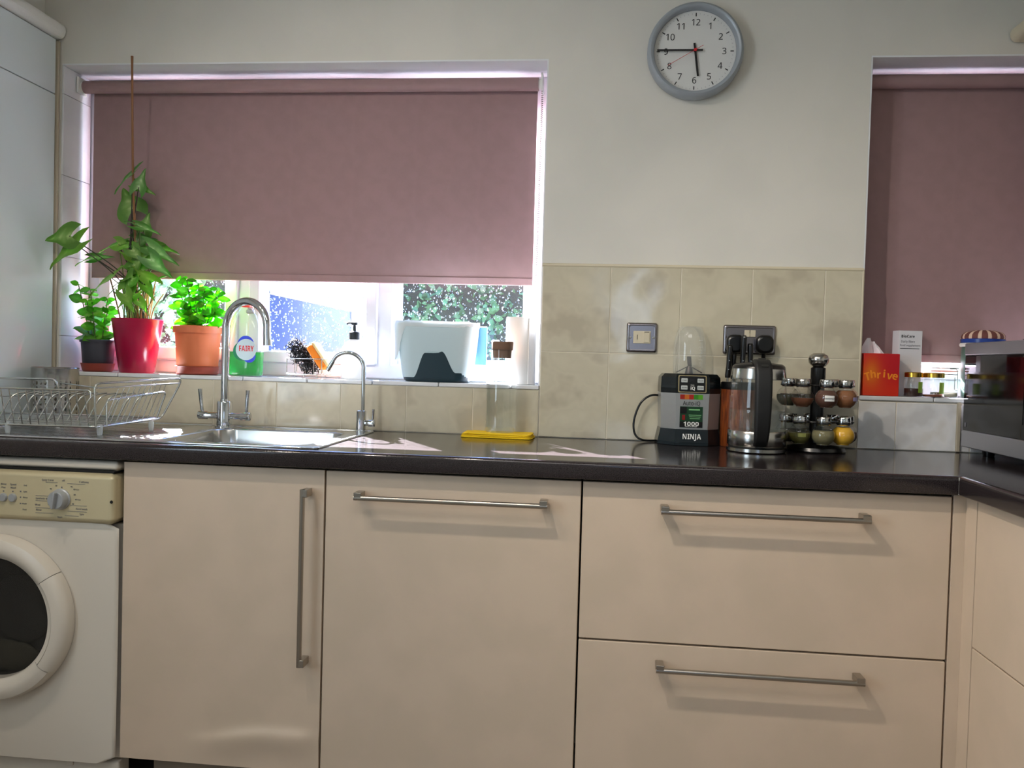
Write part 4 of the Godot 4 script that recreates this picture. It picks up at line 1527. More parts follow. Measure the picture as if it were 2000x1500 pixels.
# ------------------------------------------------------------------ plants
func leaf_mesh(arrow: bool, pale: Color, deep: Color) -> ArrayMesh:
	# unit leaf: stalk end at the origin, tip at +x = 1, face up (+y)
	var m := MB.new()
	var nu := 10
	var nv := 6
	var rings := []
	var cols := []
	for a in nu + 1:
		var u := float(a) / nu
		var ring := PackedVector3Array()
		var w: float
		var x0 := u
		if arrow:
			w = 0.31 * pow(1.0 - u, 0.75) * (0.72 + 0.6 * sin(PI * minf(u * 1.6, 1.0))) + 0.002
		else:
			w = 0.33 * pow(sin(PI * pow(u, 0.8)), 0.75) + 0.004
		for b in nv + 1:
			var s := float(b) / nv * 2.0 - 1.0
			var x := x0
			if arrow:
				x -= (1.0 - u) * (1.0 - u) * 0.42 * pow(absf(s), 1.5)
			ring.append(Vector3(x, -0.22 * u * u + absf(s) * 0.07 * (1.0 - u * 0.5) + 0.015 * sin(u * 16) * absf(s), -s * w))
			var k := clampf(1.25 - absf(s) * 2.4, 0, 1) * (1.0 - u * 0.5)
			cols.append(deep.lerp(pale, k * (0.7 + 0.3 * sin(u * 20 + absf(s) * 5))).srgb_to_linear())
		rings.append(ring)
	m.loft(rings, false, false, false)
	for k in m.v.size():
		m.col[k] = cols[k]
	return m.mesh()

func put_leaf(parent: Node3D, mesh: Mesh, material: Material, a: Vector3, b: Vector3, roll: float, wide := 1.0) -> void:
	var d := b - a
	var x := d.normalized()
	var up := Vector3(0.1, 0.7, 0.75).normalized()
	if absf(x.dot(up)) > 0.9:
		up = Vector3(0.3, -0.5, 1).normalized()
	var z := x.cross(up).normalized()
	var y := z.cross(x)
	var bs := Basis(x, y, z) * Basis(Vector3.RIGHT, roll)
	part(parent, "leaf", mesh, material, a, bs * Basis.from_scale(Vector3(d.length(), d.length(), d.length() * wide)))

func pot_profile(r0: float, r1: float, h: float, lip: float, lip_h: float) -> Array:
	if lip > 0:
		return [Vector2(0, 0), Vector2(r0 - 0.003, 0), Vector2(r0, 0.003), Vector2(r1, h - lip_h), Vector2(r1 + lip, h - lip_h), Vector2(r1 + lip + 0.001, h - 0.002), Vector2(r1 + lip - 0.001, h), Vector2(r1 - 0.002, h), Vector2(r1 - 0.004, h - 0.02), Vector2(0, h - 0.02)]
	return [Vector2(0, 0), Vector2(r0 - 0.003, 0), Vector2(r0, 0.003), Vector2(r1, h - 0.002), Vector2(r1 - 0.0015, h), Vector2(r1 - 0.004, h - 0.002), Vector2(r1 - 0.006, h - 0.015), Vector2(0, h - 0.015)]

func plants() -> void:
	var y := 1.062
	var ivory := [Color(0.6, 0.72, 0.4), Color(0.5, 0.66, 0.3)]
	var var_leaf := []
	for k in 3:
		var_leaf.append(leaf_mesh(true, [Color(0.8, 0.86, 0.62), Color(0.66, 0.77, 0.4), Color(0.86, 0.91, 0.76)][k], [Color(0.34, 0.52, 0.17), Color(0.43, 0.58, 0.2), Color(0.3, 0.49, 0.2)][k]))
	# the tall plant in the crimson pot, with its cane
	var t := thing("potted_plant", "tall arrow leaved plant tied to a cane in a glossy crimson pot", "plant", Vector3(-1.572, y, -0.058))
	var o := t.position
	var m := MB.new()
	m.lathe(pot_profile(0.053, 0.077, 0.171, 0.0, 0.0), 48)
	part(t, "pot", m, mat(Color(0.58, 0.03, 0.2), 0.22))
	m = MB.new()
	m.lathe([Vector2(0.071, 0.158), Vector2(0.04, 0.163), Vector2(0, 0.164)], 24)
	part(t, "soil", m, M.soil)
	m = MB.new()
	m.tube(curve([Vector3(0.01, 0.1, 0.015), Vector3(0.012, 0.4, 0.04), Vector3(0.009, 0.62, 0.055), Vector3(0.02, 0.968, 0.088)]), [0.0042, 0.0042, 0.0042, 0.0041, 0.004, 0.004, 0.0039, 0.0039, 0.0038, 0.0038, 0.0037, 0.0037, 0.0036, 0.0036, 0.0035, 0.0034, 0.0034, 0.0033, 0.004], 8)
	part(t, "cane", m, mat(Color(0.5, 0.34, 0.2), 0.7))
	var L := [[[-1.735,1.478,0.05],[-1.797,1.464,0.07],1.1,0],[[-1.71,1.452,0.05],[-1.79,1.391,0.07],0.75,1],[[-1.704,1.423,-0.030],[-1.769,1.407,-0.030],0.45,0],[[-1.691,1.419,-0.010],[-1.637,1.423,-0.010],0.50,2],[[-1.614,1.356,0.020],[-1.695,1.310,0.020],0.55,1],[[-1.619,1.317,0.000],[-1.652,1.291,0.000],0.70,2],
	[[-1.636,1.467,-0.050],[-1.703,1.451,-0.050],0.60,0],[[-1.622,1.466,-0.030],[-1.580,1.455,-0.030],0.90,1],[[-1.536,1.516,0.000],[-1.476,1.500,0.000],0.55,2],[[-1.545,1.523,-0.010],[-1.588,1.538,-0.010],0.50,2],[[-1.567,1.684,-0.010],[-1.635,1.635,-0.010],0.45,2],[[-1.541,1.638,0.000],[-1.527,1.690,0.000],0.70,2],[[-1.547,1.643,-0.010],[-1.500,1.620,-0.010],0.60,0],[[-1.598,1.582,-0.060],[-1.633,1.642,-0.060],1.1,0],
	[[-1.498,1.449,0.000],[-1.419,1.409,0.000],0.50,2],[[-1.529,1.466,-0.060],[-1.450,1.455,-0.060],0.80,0],[[-1.483,1.412,0.020],[-1.426,1.361,0.020],0.60,2],[[-1.506,1.406,-0.030],[-1.455,1.383,-0.030],0.60,0],[[-1.559,1.417,0.010],[-1.594,1.440,0.010],0.80,1],[[-1.541,1.392,0.020],[-1.503,1.429,0.020],0.80,0],[[-1.558,1.478,-0.030],[-1.506,1.482,-0.030],0.80,2],[[-1.554,1.328,0.030],[-1.534,1.367,0.030],0.90,1],
	[[-1.533,1.305,0.030],[-1.569,1.268,0.030],0.80,1],[[-1.507,1.331,0.010],[-1.481,1.292,0.010],0.70,1],[[-1.519,1.377,0.020],[-1.571,1.392,0.020],0.80,0],[[-1.573,1.290,0.010],[-1.602,1.262,0.010],0.70,1],[[-1.488,1.353,0.030],[-1.535,1.395,0.030],0.80,1],[[-1.553,1.513,-0.050],[-1.537,1.562,-0.050],0.80,0],[[-1.579,1.458,-0.060],[-1.620,1.482,-0.060],0.80,0],[[-1.540,1.434,-0.060],[-1.497,1.467,-0.060],0.80,0],[[-1.535,1.351,0.040],[-1.569,1.308,0.040],0.90,0],[[-1.522,1.282,0.020],[-1.492,1.248,0.020],0.80,1],
	[[-1.53,1.34,-0.03],[-1.48,1.37,-0.03],0.8,0],[[-1.56,1.37,-0.03],[-1.6,1.4,-0.02],0.8,0],[[-1.52,1.42,0.01],[-1.55,1.46,0.02],0.8,1],[[-1.545,1.44,0.02],[-1.51,1.405,0.03],0.8,0],[[-1.55,1.30,0.05],[-1.53,1.25,0.05],0.8,1],[[-1.56,1.35,0.03],[-1.60,1.33,0.04],0.8,0]]
	for q in L:
		var a := Vector3(q[0][0], q[0][1], q[0][2]) - o
		var b := Vector3(q[1][0], q[1][1], q[1][2]) - o
		var d := b - a
		put_leaf(t, var_leaf[q[3]], M.leaf, a - d * 0.08, b + d * 0.12 + Vector3(0, 0.004, 0), sin(a.x * 90) * 0.5, q[2] / 0.6)
	var rng := RandomNumberGenerator.new()
	rng.seed = 21
	for q in L:                                                  # one stalk for each leaf
		var a := Vector3(q[0][0], q[0][1], q[0][2]) - o
		var root := Vector3(rng.randf_range(-0.035, 0.035), 0.158, rng.randf_range(-0.02, 0.035))
		var mid := root.lerp(a, 0.45) + Vector3((root.x - a.x) * 0.25, 0.02, 0)
		m = MB.new()
		m.tube(curve([root, mid, a]), 0.0017, 5)
		part(t, "stalk", m, M.dark_stem if a.x < -0.05 or a.y > 0.5 else M.stem)
	for k in 16:                                                 # bare woody stems in the pot
		var a := Vector3(rng.randf_range(-0.045, 0.045), 0.155, rng.randf_range(-0.02, 0.04))
		m = MB.new()
		m.tube(curve([a, a + Vector3(a.x * 0.3, 0.05, 0), a + Vector3(a.x * 1.0, rng.randf_range(0.09, 0.16), rng.randf_range(-0.01, 0.01))]), rng.randf_range(0.0018, 0.0034), 6)
		part(t, "stem", m, M.old_stem)

	# two pots of basil
	var herb := [leaf_mesh(false, Color(0.5, 0.72, 0.24), Color(0.36, 0.62, 0.16)), leaf_mesh(false, Color(0.6, 0.8, 0.3), Color(0.46, 0.7, 0.2)), leaf_mesh(false, Color(0.4, 0.62, 0.2), Color(0.27, 0.5, 0.13))]
	var hm: StandardMaterial3D = M.leaf.duplicate()
	hm.backlight = Color(0.4, 0.95, 0.08)
	t = thing("basil_plant", "small basil plant in a dark grey pot beside the left wall", "plant", Vector3(-1.707, y, -0.062))
	saucer(t, 0.045, 0.05)
	m = MB.new()
	m.lathe(pot_profile(0.044, 0.05, 0.093, 0.0035, 0.009), 40)
	part(t, "pot", m, mat(Color(0.22, 0.22, 0.25), 0.5), Vector3(0, 0.009, 0))
	m = MB.new()
	m.lathe([Vector2(0.046, 0.09), Vector2(0, 0.094)], 20)
	part(t, "soil", m, M.soil)
	basil(t, 0.092, [[-0.05, 0.275, 0.03], [-0.015, 0.26, 0.02], [0.03, 0.23, 0.0], [0.045, 0.2, 0.02], [0.005, 0.19, 0.04], [-0.02, 0.22, 0.03]], herb, hm, 0.04, 5, Vector2(-0.095, 0.075))
	t = thing("basil_plant", "bushy bright basil plant in a terracotta pot left of the tall tap", "plant", Vector3(-1.371, y, -0.06))
	saucer(t, 0.063, 0.064)
	m = MB.new()
	m.lathe(pot_profile(0.061, 0.0685, 0.144, 0.0055, 0.022), 48)
	part(t, "pot", m, M.terracotta, Vector3(0, 0.009, 0))
	m = MB.new()
	m.lathe([Vector2(0.064, 0.14), Vector2(0, 0.145)], 24)
	part(t, "soil", m, M.soil)
	basil(t, 0.142, [[-0.06, 0.3, 0.0], [-0.03, 0.295, 0.02], [0.0, 0.285, 0.0], [0.03, 0.27, 0.02], [0.06, 0.27, 0.0], [0.075, 0.25, 0.02], [-0.045, 0.25, 0.03], [0.01, 0.24, 0.04], [0.045, 0.22, 0.04], [-0.02, 0.22, 0.045], [-0.055, 0.21, 0.02], [0.065, 0.2, 0.02]], herb, hm, 0.045, 6, Vector2(-0.105, 0.115))

func saucer(t: Node3D, r: float, r1: float) -> void:
	var m := MB.new()
	m.lathe([Vector2(0, 0.0005), Vector2(r - 0.004, 0.0005), Vector2(r, 0.004), Vector2(r1, 0.024), Vector2(r1 + 0.002, 0.0265), Vector2(r1 - 0.0015, 0.027), Vector2(r - 0.003, 0.006), Vector2(0, 0.006)], 40)
	part(t, "saucer", m, M.saucer)

func basil(t: Node3D, y0: float, tips: Array, meshes: Array, material: Material, size: float, sd: int, lim: Vector2) -> void:
	var rng := RandomNumberGenerator.new()
	rng.seed = sd
	for q in tips:
		var tip := Vector3(q[0], q[1], q[2])
		var root := Vector3(q[0] * 0.35, y0 - 0.002, q[2] * 0.4)
		var line := curve([root, root.lerp(tip, 0.5) + Vector3(0, 0.01, 0), tip], 6)
		var m := MB.new()
		m.tube(line, 0.0016, 6)
		part(t, "stem", m, M.stem)
		var turn := rng.randf() * TAU
		for k in [2, 5, 8, 10, 12]:
			turn += PI / 2
			var p: Vector3 = line[k]
			var ln: float = size * (1.25 - 0.045 * k) * rng.randf_range(0.85, 1.25)
			if k == 12:
				ln *= 0.85
			for s in 2:
				var a := turn + PI * s + rng.randf_range(-0.4, 0.4)
				var d := Vector3(cos(a), rng.randf_range(-0.15, 0.45), sin(a) * 0.7)
				if p.x + d.x * ln < lim.x or p.x + d.x * ln > lim.y:
					d.x = -d.x
				put_leaf(t, meshes[rng.randi() % meshes.size()], material, p, p + d.normalized() * ln, rng.randf_range(-0.5, 0.5), rng.randf_range(0.95, 1.3))


# ------------------------------------------------------------------ worktop things
func counter_objects() -> void:
	var y := 0.91
	var m := MB.new()
	# folded cloth and carafe
	var t := thing("cleaning_cloth", "folded yellow cleaning cloth under the carafe", "cloth", Vector3(-0.392, y, 0.062), -0.03)
	var fn := FastNoiseLite.new()
	fn.seed = 9
	fn.frequency = 9.0
	for k in 3:
		m = MB.new()
		m.box(Vector3(0, 0, 0), Vector3(0.208 - k * 0.004, 0.0042, 0.1), 0.002)
		var g := MB.new()
		var hy := 0.0025 + k * 0.0043
		g.loft([oval_ring(0.102 - k * 0.002, 0.05, Vector3(0, hy - 0.002, 0), 9.0, 60), oval_ring(0.105 - k * 0.002, 0.052, Vector3(0, hy, 0), 9.0, 60), oval_ring(0.102 - k * 0.002, 0.05, Vector3(0, hy + 0.002, 0), 9.0, 60)])
		for j in g.v.size():
			g.v[j].y += fn.get_noise_2d(g.v[j].x * 1.4, g.v[j].z + k * 0.2) * 0.0022 * smoothstep(0.03, 0.08, absf(g.v[j].x)) * k + absf(fn.get_noise_2d(g.v[j].x, 3.0)) * 0.001 * k
		part(t, "fold", g, mat(Color(0.95, 0.78, 0.06), 0.85))
	t = thing("carafe", "clear glass water carafe with a cork stopper on the yellow cloth", "carafe", Vector3(-0.3885, 0.9245, 0.045))
	var out := [Vector2(0, 0.0), Vector2(0.041, 0.0), Vector2(0.0445, 0.004), Vector2(0.0455, 0.02), Vector2(0.0455, 0.135), Vector2(0.0445, 0.155), Vector2(0.04, 0.175), Vector2(0.033, 0.192), Vector2(0.0295, 0.205), Vector2(0.029, 0.225), Vector2(0.0295, 0.243)]
	m = MB.new()
	m.lathe(out, 48)
	part(t, "glass_body", m, M.glass)
	m = MB.new()
	m.lathe([Vector2(0, 0.006), Vector2(0.039, 0.006), Vector2(0.043, 0.012), Vector2(0.0435, 0.02), Vector2(0.0435, 0.135), Vector2(0.0428, 0.149), Vector2(0, 0.149)], 48)
	part(t, "water", m, M.water)
	m = MB.new()
	m.lathe([Vector2(0, 0.216), Vector2(0.026, 0.216), Vector2(0.0275, 0.238), Vector2(0.0305, 0.2395), Vector2(0.032, 0.261), Vector2(0.031, 0.263), Vector2(0, 0.263)], 32)
	part(t, "cork", m, M.cork)
	blender()
	kettle()
	knife_block()
	spice_rack()


func blender() -> void:
	var t := thing("blender", "silver and black countertop blender base with an upturned clear cup", "blender", Vector3(0.15, 0.91, 0.035), 0.05)
	# chamfered square sections: (half width, half depth, corner cut)
	var sec := func(w: float, d: float, c: float, y: float) -> PackedVector3Array:
		var o := PackedVector3Array()
		for p in [[w, -d + c], [w - c, -d], [-w + c, -d], [-w, -d + c], [-w, d - c], [-w + c, d], [w - c, d], [w, d - c]]:
			o.append(Vector3(p[0], y, p[1]))
		return o
	var faceted := func(levels: Array, cap0: bool, cap1: bool) -> MB:
		var b := MB.new()
		for k in levels.size() - 1:
			for j in 8:
				b.quad(levels[k][j], levels[k][(j + 1) % 8], levels[k + 1][(j + 1) % 8], levels[k + 1][j])
		if cap0: b.fan(levels[0], true)
		if cap1: b.fan(levels[-1], false)
		return b
	var teal := mat(Color(0.07, 0.11, 0.13), 0.22)
	part(t, "base", faceted.call([sec.call(0.088, 0.08, 0.042, 0.001), sec.call(0.088, 0.08, 0.042, 0.01), sec.call(0.081, 0.075, 0.036, 0.046)], true, true), teal)
	var sv := mat(Color(0.68, 0.69, 0.69), 0.3, 0.6)
	part(t, "body", faceted.call([sec.call(0.08, 0.074, 0.036, 0.046), sec.call(0.083, 0.076, 0.037, 0.146)], false, false), sv)
	part(t, "head", faceted.call([sec.call(0.083, 0.076, 0.037, 0.146), sec.call(0.0835, 0.077, 0.037, 0.16), sec.call(0.082, 0.074, 0.036, 0.19), sec.call(0.073, 0.066, 0.03, 0.2)], false, true), mat(Color(0.05, 0.075, 0.085), 0.18))
	# controls
	var z := 0.0755
	var cp := Node3D.new()
	cp.name = "control_panel"
	t.add_child(cp)
	cp.position = Vector3(-0.002, 0.172, z)
	cp.rotation.x = -0.07
	var m := MB.new()
	m.ext(rrect(0.078, 0.048, 0.004, 3), -0.004, 0.0025)
	part(cp, "panel_rim", m, mat(Color(0.75, 0.68, 0.52), 0.25, 0.8))
	m = MB.new()
	m.ext(rrect(0.072, 0.043, 0.003, 3), 0.0, 0.0032)
	part(cp, "panel_face", m, M.black)
	for q in [[-0.022, 0.0095], [0.0225, 0.0095], [-0.022, -0.0105], [0.0225, -0.0105]]:
		m = MB.new()
		m.box(Vector3(q[0], q[1], 0.0035), Vector3(0.018, 0.012, 0.003), 0.0014)
		var bt := part(cp, "button", m, mat(Color(0.75, 0.77, 0.76), 0.4))
		write(bt, "lettering", "PULSE" if q[0] > 0 and q[1] > 0 else "BLEND" if q[1] < 0 else "START", 0.004, M.ink, Vector3(q[0], q[1], 0.0054))
	m = MB.new()
	m.box(Vector3(0, 0.0105, 0.0034), Vector3(0.014, 0.011, 0.001), 0.0005)
	part(cp, "display", m, mat(Color(0.12, 0.12, 0.14), 0.1))
	write(cp, "lettering", "iQ", 0.013, M.white, Vector3(0.001, -0.012, 0.0036), Basis(), true)
	write(cp, "lettering", "Auto", 0.0045, M.white, Vector3(0.0, -0.003, 0.0036))
	# front sticker
	var st := Node3D.new()
	st.name = "front_label"
	t.add_child(st)
	st.position = Vector3(-0.002, 0.095, 0.0753)
	st.rotation.x = 0.02
	var strip := [Color(0.6, 0.12, 0.06), Color(0.75, 0.4, 0.1), Color(0.65, 0.1, 0.08), Color(0.2, 0.5, 0.1), Color(0.32, 0.6, 0.12)]
	for k in 5:
		m = MB.new()
		m.box(Vector3(-0.026 + k * 0.0125, 0.041, 0.0), Vector3(0.0125, 0.013, 0.0012), 0.0)
		part(st, "fruit_picture", m, mat(strip[k], 0.4))
	write(st, "lettering", "Auto-iQ", 0.0165, M.ink, Vector3(0, 0.0235, 0.0006), Basis.from_scale(Vector3(0.85, 1, 1)))
	m = MB.new()
	m.box(Vector3(0, -0.014, 0.0), Vector3(0.063, 0.057, 0.0012), 0.0)
	part(st, "label_panel", m, mat(Color(0.06, 0.22, 0.12), 0.35))
	m = MB.new()
	m.box(Vector3(0, -0.0355, 0.0006), Vector3(0.063, 0.0165, 0.0012), 0.0)
	m.box(Vector3(-0.022, 0.004, 0.0006), Vector3(0.018, 0.018, 0.0012), 0.0)
	part(st, "label_block", m, M.black)
	m = MB.new()
	m.box(Vector3(-0.021, -0.016, 0.001), Vector3(0.008, 0.014, 0.0008), 0.0)
	part(st, "glass_picture", m, mat(Color(0.5, 0.08, 0.06), 0.4))
	m = MB.new()
	for k in 3:
		m.box(Vector3(0.01, -0.009 - k * 0.005, 0.001), Vector3(0.034 - k * 0.003, 0.0016, 0.0006), 0.0)
	m.box(Vector3(0.008, 0.006, 0.001), Vector3(0.03, 0.0035, 0.0006), 0.0)
	part(st, "printed_lines", m, mat(Color(0.5, 0.75, 0.5), 0.5)).set_meta("kind", "stuff")
	write(st, "lettering", "1000", 0.019, M.white, Vector3(0, -0.034, 0.0014), Basis.from_scale(Vector3(1.05, 0.85, 1)), true)
	write(st, "lettering", "watts of power", 0.005, M.white, Vector3(0, -0.0405, 0.0014))
	write(t, "lettering", "NINJA", 0.02, M.white, Vector3(0.0, 0.026, 0.0795), Basis(Vector3.RIGHT, -0.12) * Basis.from_scale(Vector3(0.88, 1, 1)), true)
	# cup and blade
	m = MB.new()
	m.lathe([Vector2(0.044, 0.2), Vector2(0.0455, 0.204), Vector2(0.0465, 0.25), Vector2(0.0445, 0.29), Vector2(0.038, 0.318), Vector2(0.032, 0.332), Vector2(0.029, 0.334), Vector2(0.0, 0.3325)], 40, Transform3D(), 0, TAU, 0.3)
	var cup := part(t, "cup", m, pane(Color(0.9, 0.93, 0.92), 0.16, 0.06))
	m = MB.new()
	for k in 9:
		m.box(Vector3(0.024, 0.222 + k * 0.009, 0.0398), Vector3(0.008 if k % 2 else 0.012, 0.0008, 0.0008), 0.0, Basis(Vector3.UP, 0.5))
	part(cup, "scale_marks", m, M.white).set_meta("kind", "stuff")
	m = MB.new()
	m.lathe([Vector2(0.012, 0.2), Vector2(0.0095, 0.214), Vector2(0.006, 0.222), Vector2(0, 0.224)], 16)
	m.box(Vector3(0.0, 0.235, 0), Vector3(0.012, 0.03, 0.0025), 0.001, Basis(Vector3.BACK, 0.1))
	m.box(Vector3(0.022, 0.211, 0), Vector3(0.034, 0.0025, 0.01), 0.001, Basis(Vector3.BACK, -0.5))
	m.box(Vector3(-0.022, 0.211, 0), Vector3(0.034, 0.0025, 0.01), 0.001, Basis(Vector3.BACK, 0.5))
	part(t, "blade", m, mat(Color(0.25, 0.2, 0.2), 0.3, 0.6))
	m = MB.new()
	m.tube(curve([Vector3(-0.07, 0.134, -0.03), Vector3(-0.105, 0.134, -0.012), Vector3(-0.135, 0.11, -0.006), Vector3(-0.152, 0.06, -0.004), Vector3(-0.147, 0.02, -0.002), Vector3(-0.12, 0.005, 0.0), Vector3(-0.06, 0.0045, -0.03)]), 0.0032, 8)
	part(t, "cord", m, M.black)


func kettle() -> void:
	var t := thing("kettle", "glass electric kettle with steel bands and a black handle facing the camera", "kettle", Vector3(0.314, 0.91, 0.195))
	var m := MB.new()
	m.lathe([Vector2(0, 0.0005), Vector2(0.073, 0.0005), Vector2(0.077, 0.003), Vector2(0.077, 0.011), Vector2(0.0745, 0.0125), Vector2(0, 0.0125)], 56)
	part(t, "power_base", m, M.brushed)
	m = MB.new()
	m.lathe([Vector2(0.072, 0.0125), Vector2(0.072, 0.0165)], 40)
	part(t, "gap_ring", m, M.dark)
	m = MB.new()
	m.lathe([Vector2(0, 0.0165), Vector2(0.073, 0.0165), Vector2(0.0752, 0.019), Vector2(0.0752, 0.055), Vector2(0.0735, 0.057), Vector2(0, 0.057)], 56)
	part(t, "lower_band", m, M.brushed)
	m = MB.new()
	m.lathe([Vector2(0.0735, 0.057), Vector2(0.075, 0.063), Vector2(0.0735, 0.13), Vector2(0.0715, 0.194)], 56)
	part(t, "glass_body", m, M.glass)
	m = MB.new()
	m.lathe([Vector2(0, 0.0575), Vector2(0.0718, 0.0575), Vector2(0.0728, 0.066), Vector2(0.072, 0.112), Vector2(0, 0.112)], 56)
	part(t, "water", m, pane(Color(0.7, 0.8, 0.75), 0.02))
	m = MB.new()
	m.lathe([Vector2(0.068, 0.191), Vector2(0.0715, 0.191), Vector2(0.072, 0.194), Vector2(0.0685, 0.219), Vector2(0.066, 0.221)], 56)
	part(t, "upper_band", m, M.brushed)
	m = MB.new()
	m.lathe([Vector2(0.0685, 0.219), Vector2(0.067, 0.226), Vector2(0.06, 0.232), Vector2(0.03, 0.236), Vector2(0, 0.2365)], 48)
	part(t, "lid", m, M.black)
	m = MB.new()
	var rings := []
	for q in [[0.03, 0.232, 0.02, 0.0075], [0.05, 0.236, 0.0205, 0.008], [0.074, 0.235, 0.021, 0.009], [0.092, 0.226, 0.0215, 0.01], [0.101, 0.205, 0.0215, 0.011], [0.105, 0.165, 0.0212, 0.0115], [0.106, 0.12, 0.0208, 0.0115], [0.103, 0.08, 0.0198, 0.011], [0.096, 0.045, 0.0185, 0.01], [0.086, 0.028, 0.0175, 0.009], [0.074, 0.026, 0.0165, 0.008]]:
		rings.append([q[0], q[1], q[2], q[3]])
	var rr := []
	for k in rings.size():
		var a: Array = rings[maxi(k - 1, 0)]
		var b: Array = rings[mini(k + 1, rings.size() - 1)]
		var d := Vector2(b[0] - a[0], b[1] - a[1]).normalized()
		var nn := Vector2(-d.y, d.x)
		var ring := PackedVector3Array()
		for p in rrect(rings[k][2] * 2, rings[k][3] * 2, rings[k][3] * 0.75, 4):
			ring.append(Vector3(p.x, rings[k][1] + nn.y * p.y, rings[k][0] + nn.x * p.y))
		rr.append(ring)
	m.loft(rr)
	var h := part(t, "handle", m, M.black_soft, Vector3(-0.006, 0, 0))
	m = MB.new()
	m.box(Vector3(0.002, 0.2452, 0.06), Vector3(0.018, 0.004, 0.014), 0.0015, Basis(Vector3.RIGHT, 0.05))
	m.box(Vector3(0.002, 0.2285, 0.1005), Vector3(0.018, 0.012, 0.003), 0.001, Basis(Vector3.RIGHT, -0.75))
	part(h, "lid_button", m, mat(Color(0.16, 0.16, 0.15), 0.35))
	# spout on the far side
	m = MB.new()
	m.loft([PackedVector3Array([Vector3(-0.02, 0.2, -0.068), Vector3(0.02, 0.2, -0.068), Vector3(0.0, 0.2, -0.075)]), PackedVector3Array([Vector3(-0.022, 0.226, -0.064), Vector3(0.022, 0.226, -0.064), Vector3(0.0, 0.228, -0.092)])], true, true, true)
	part(t, "spout", m, M.brushed)


func knife_block() -> void:
	var t := thing("knife_block", "round brown knife holder with a black rim standing behind the kettle", "knife block", Vector3(0.2845, 0.91, 0.07))
	var m := MB.new()
	m.lathe([Vector2(0, 0.0005), Vector2(0.046, 0.0005), Vector2(0.0475, 0.003), Vector2(0.0475, 0.162), Vector2(0.0, 0.162)], 40)
	var wood := tri_map(mat(Color(1, 1, 1), 0.4), 4.0)
	wood.uv1_scale = Vector3(9, 0.8, 9)
	wood.albedo_texture = noise_tex(0.03, FastNoiseLite.TYPE_SIMPLEX, 41, [Color(0.36, 0.15, 0.05), Color(0.56, 0.28, 0.1)], [0.3, 0.7])
	part(t, "wood_body", m, wood)
	m = MB.new()
	m.lathe([Vector2(0.0475, 0.16), Vector2(0.0485, 0.162), Vector2(0.0485, 0.179), Vector2(0.047, 0.181), Vector2(0, 0.181)], 40)
	part(t, "rim", m, M.black)
	var ks := [["short black knife handle, the leftmost in the round knife holder", -0.033, 0.004, 0.285, 0.05], ["slim black knife handle second from the left in the knife holder", -0.016, -0.014, 0.262, 0.02], ["tallest black knife handle with a pale end cap in the knife holder", 0.006, 0.006, 0.312, 0.02], ["black knife handle nearest the right plug in the knife holder", 0.031, 0.0, 0.29, -0.03]]
	for q in ks:
		var k := thing("knife", q[0], "knife", Vector3(0.2845 + q[1], 0.91, 0.07 + q[2]), 0.0, "knives in the round holder")
		m = MB.new()
		var rings := []
		for s in [[0.192, 0.0065, 0.009], [0.2, 0.0075, 0.011], [0.225, 0.0065, 0.01], [q[3] - 0.03, 0.0072, 0.011], [q[3] - 0.008, 0.0078, 0.0125], [q[3] - 0.001, 0.006, 0.009], [q[3], 0.003, 0.004]]:
			rings.append(oval_ring(s[1], s[2], Vector3(q[4] * (s[0] - 0.18), s[0], 0), 2.6, 20))
		m.loft(rings)
		var h := part(k, "handle", m, M.black)
		m = MB.new()
		m.box(Vector3(q[4] * 0.008, 0.1865, 0), Vector3(0.004, 0.014, 0.016), 0.001)
		part(k, "blade", m, M.brushed)
		m = MB.new()
		for yy in [0.215, 0.24]:
			m.lathe([Vector2(0.0022, 0), Vector2(0.0018, 0.0008), Vector2(0, 0.001)], 10, Transform3D(Basis(Vector3.RIGHT, PI / 2), Vector3(q[4] * (yy - 0.18), yy, 0.0102)))
		if q[3] > 0.3:
			m.ball(Vector3(q[4] * 0.13, 0.3055, 0.0045), Vector3(0.0055, 0.005, 0.008), 14, 8)
		part(h, "rivet", m, M.steel)


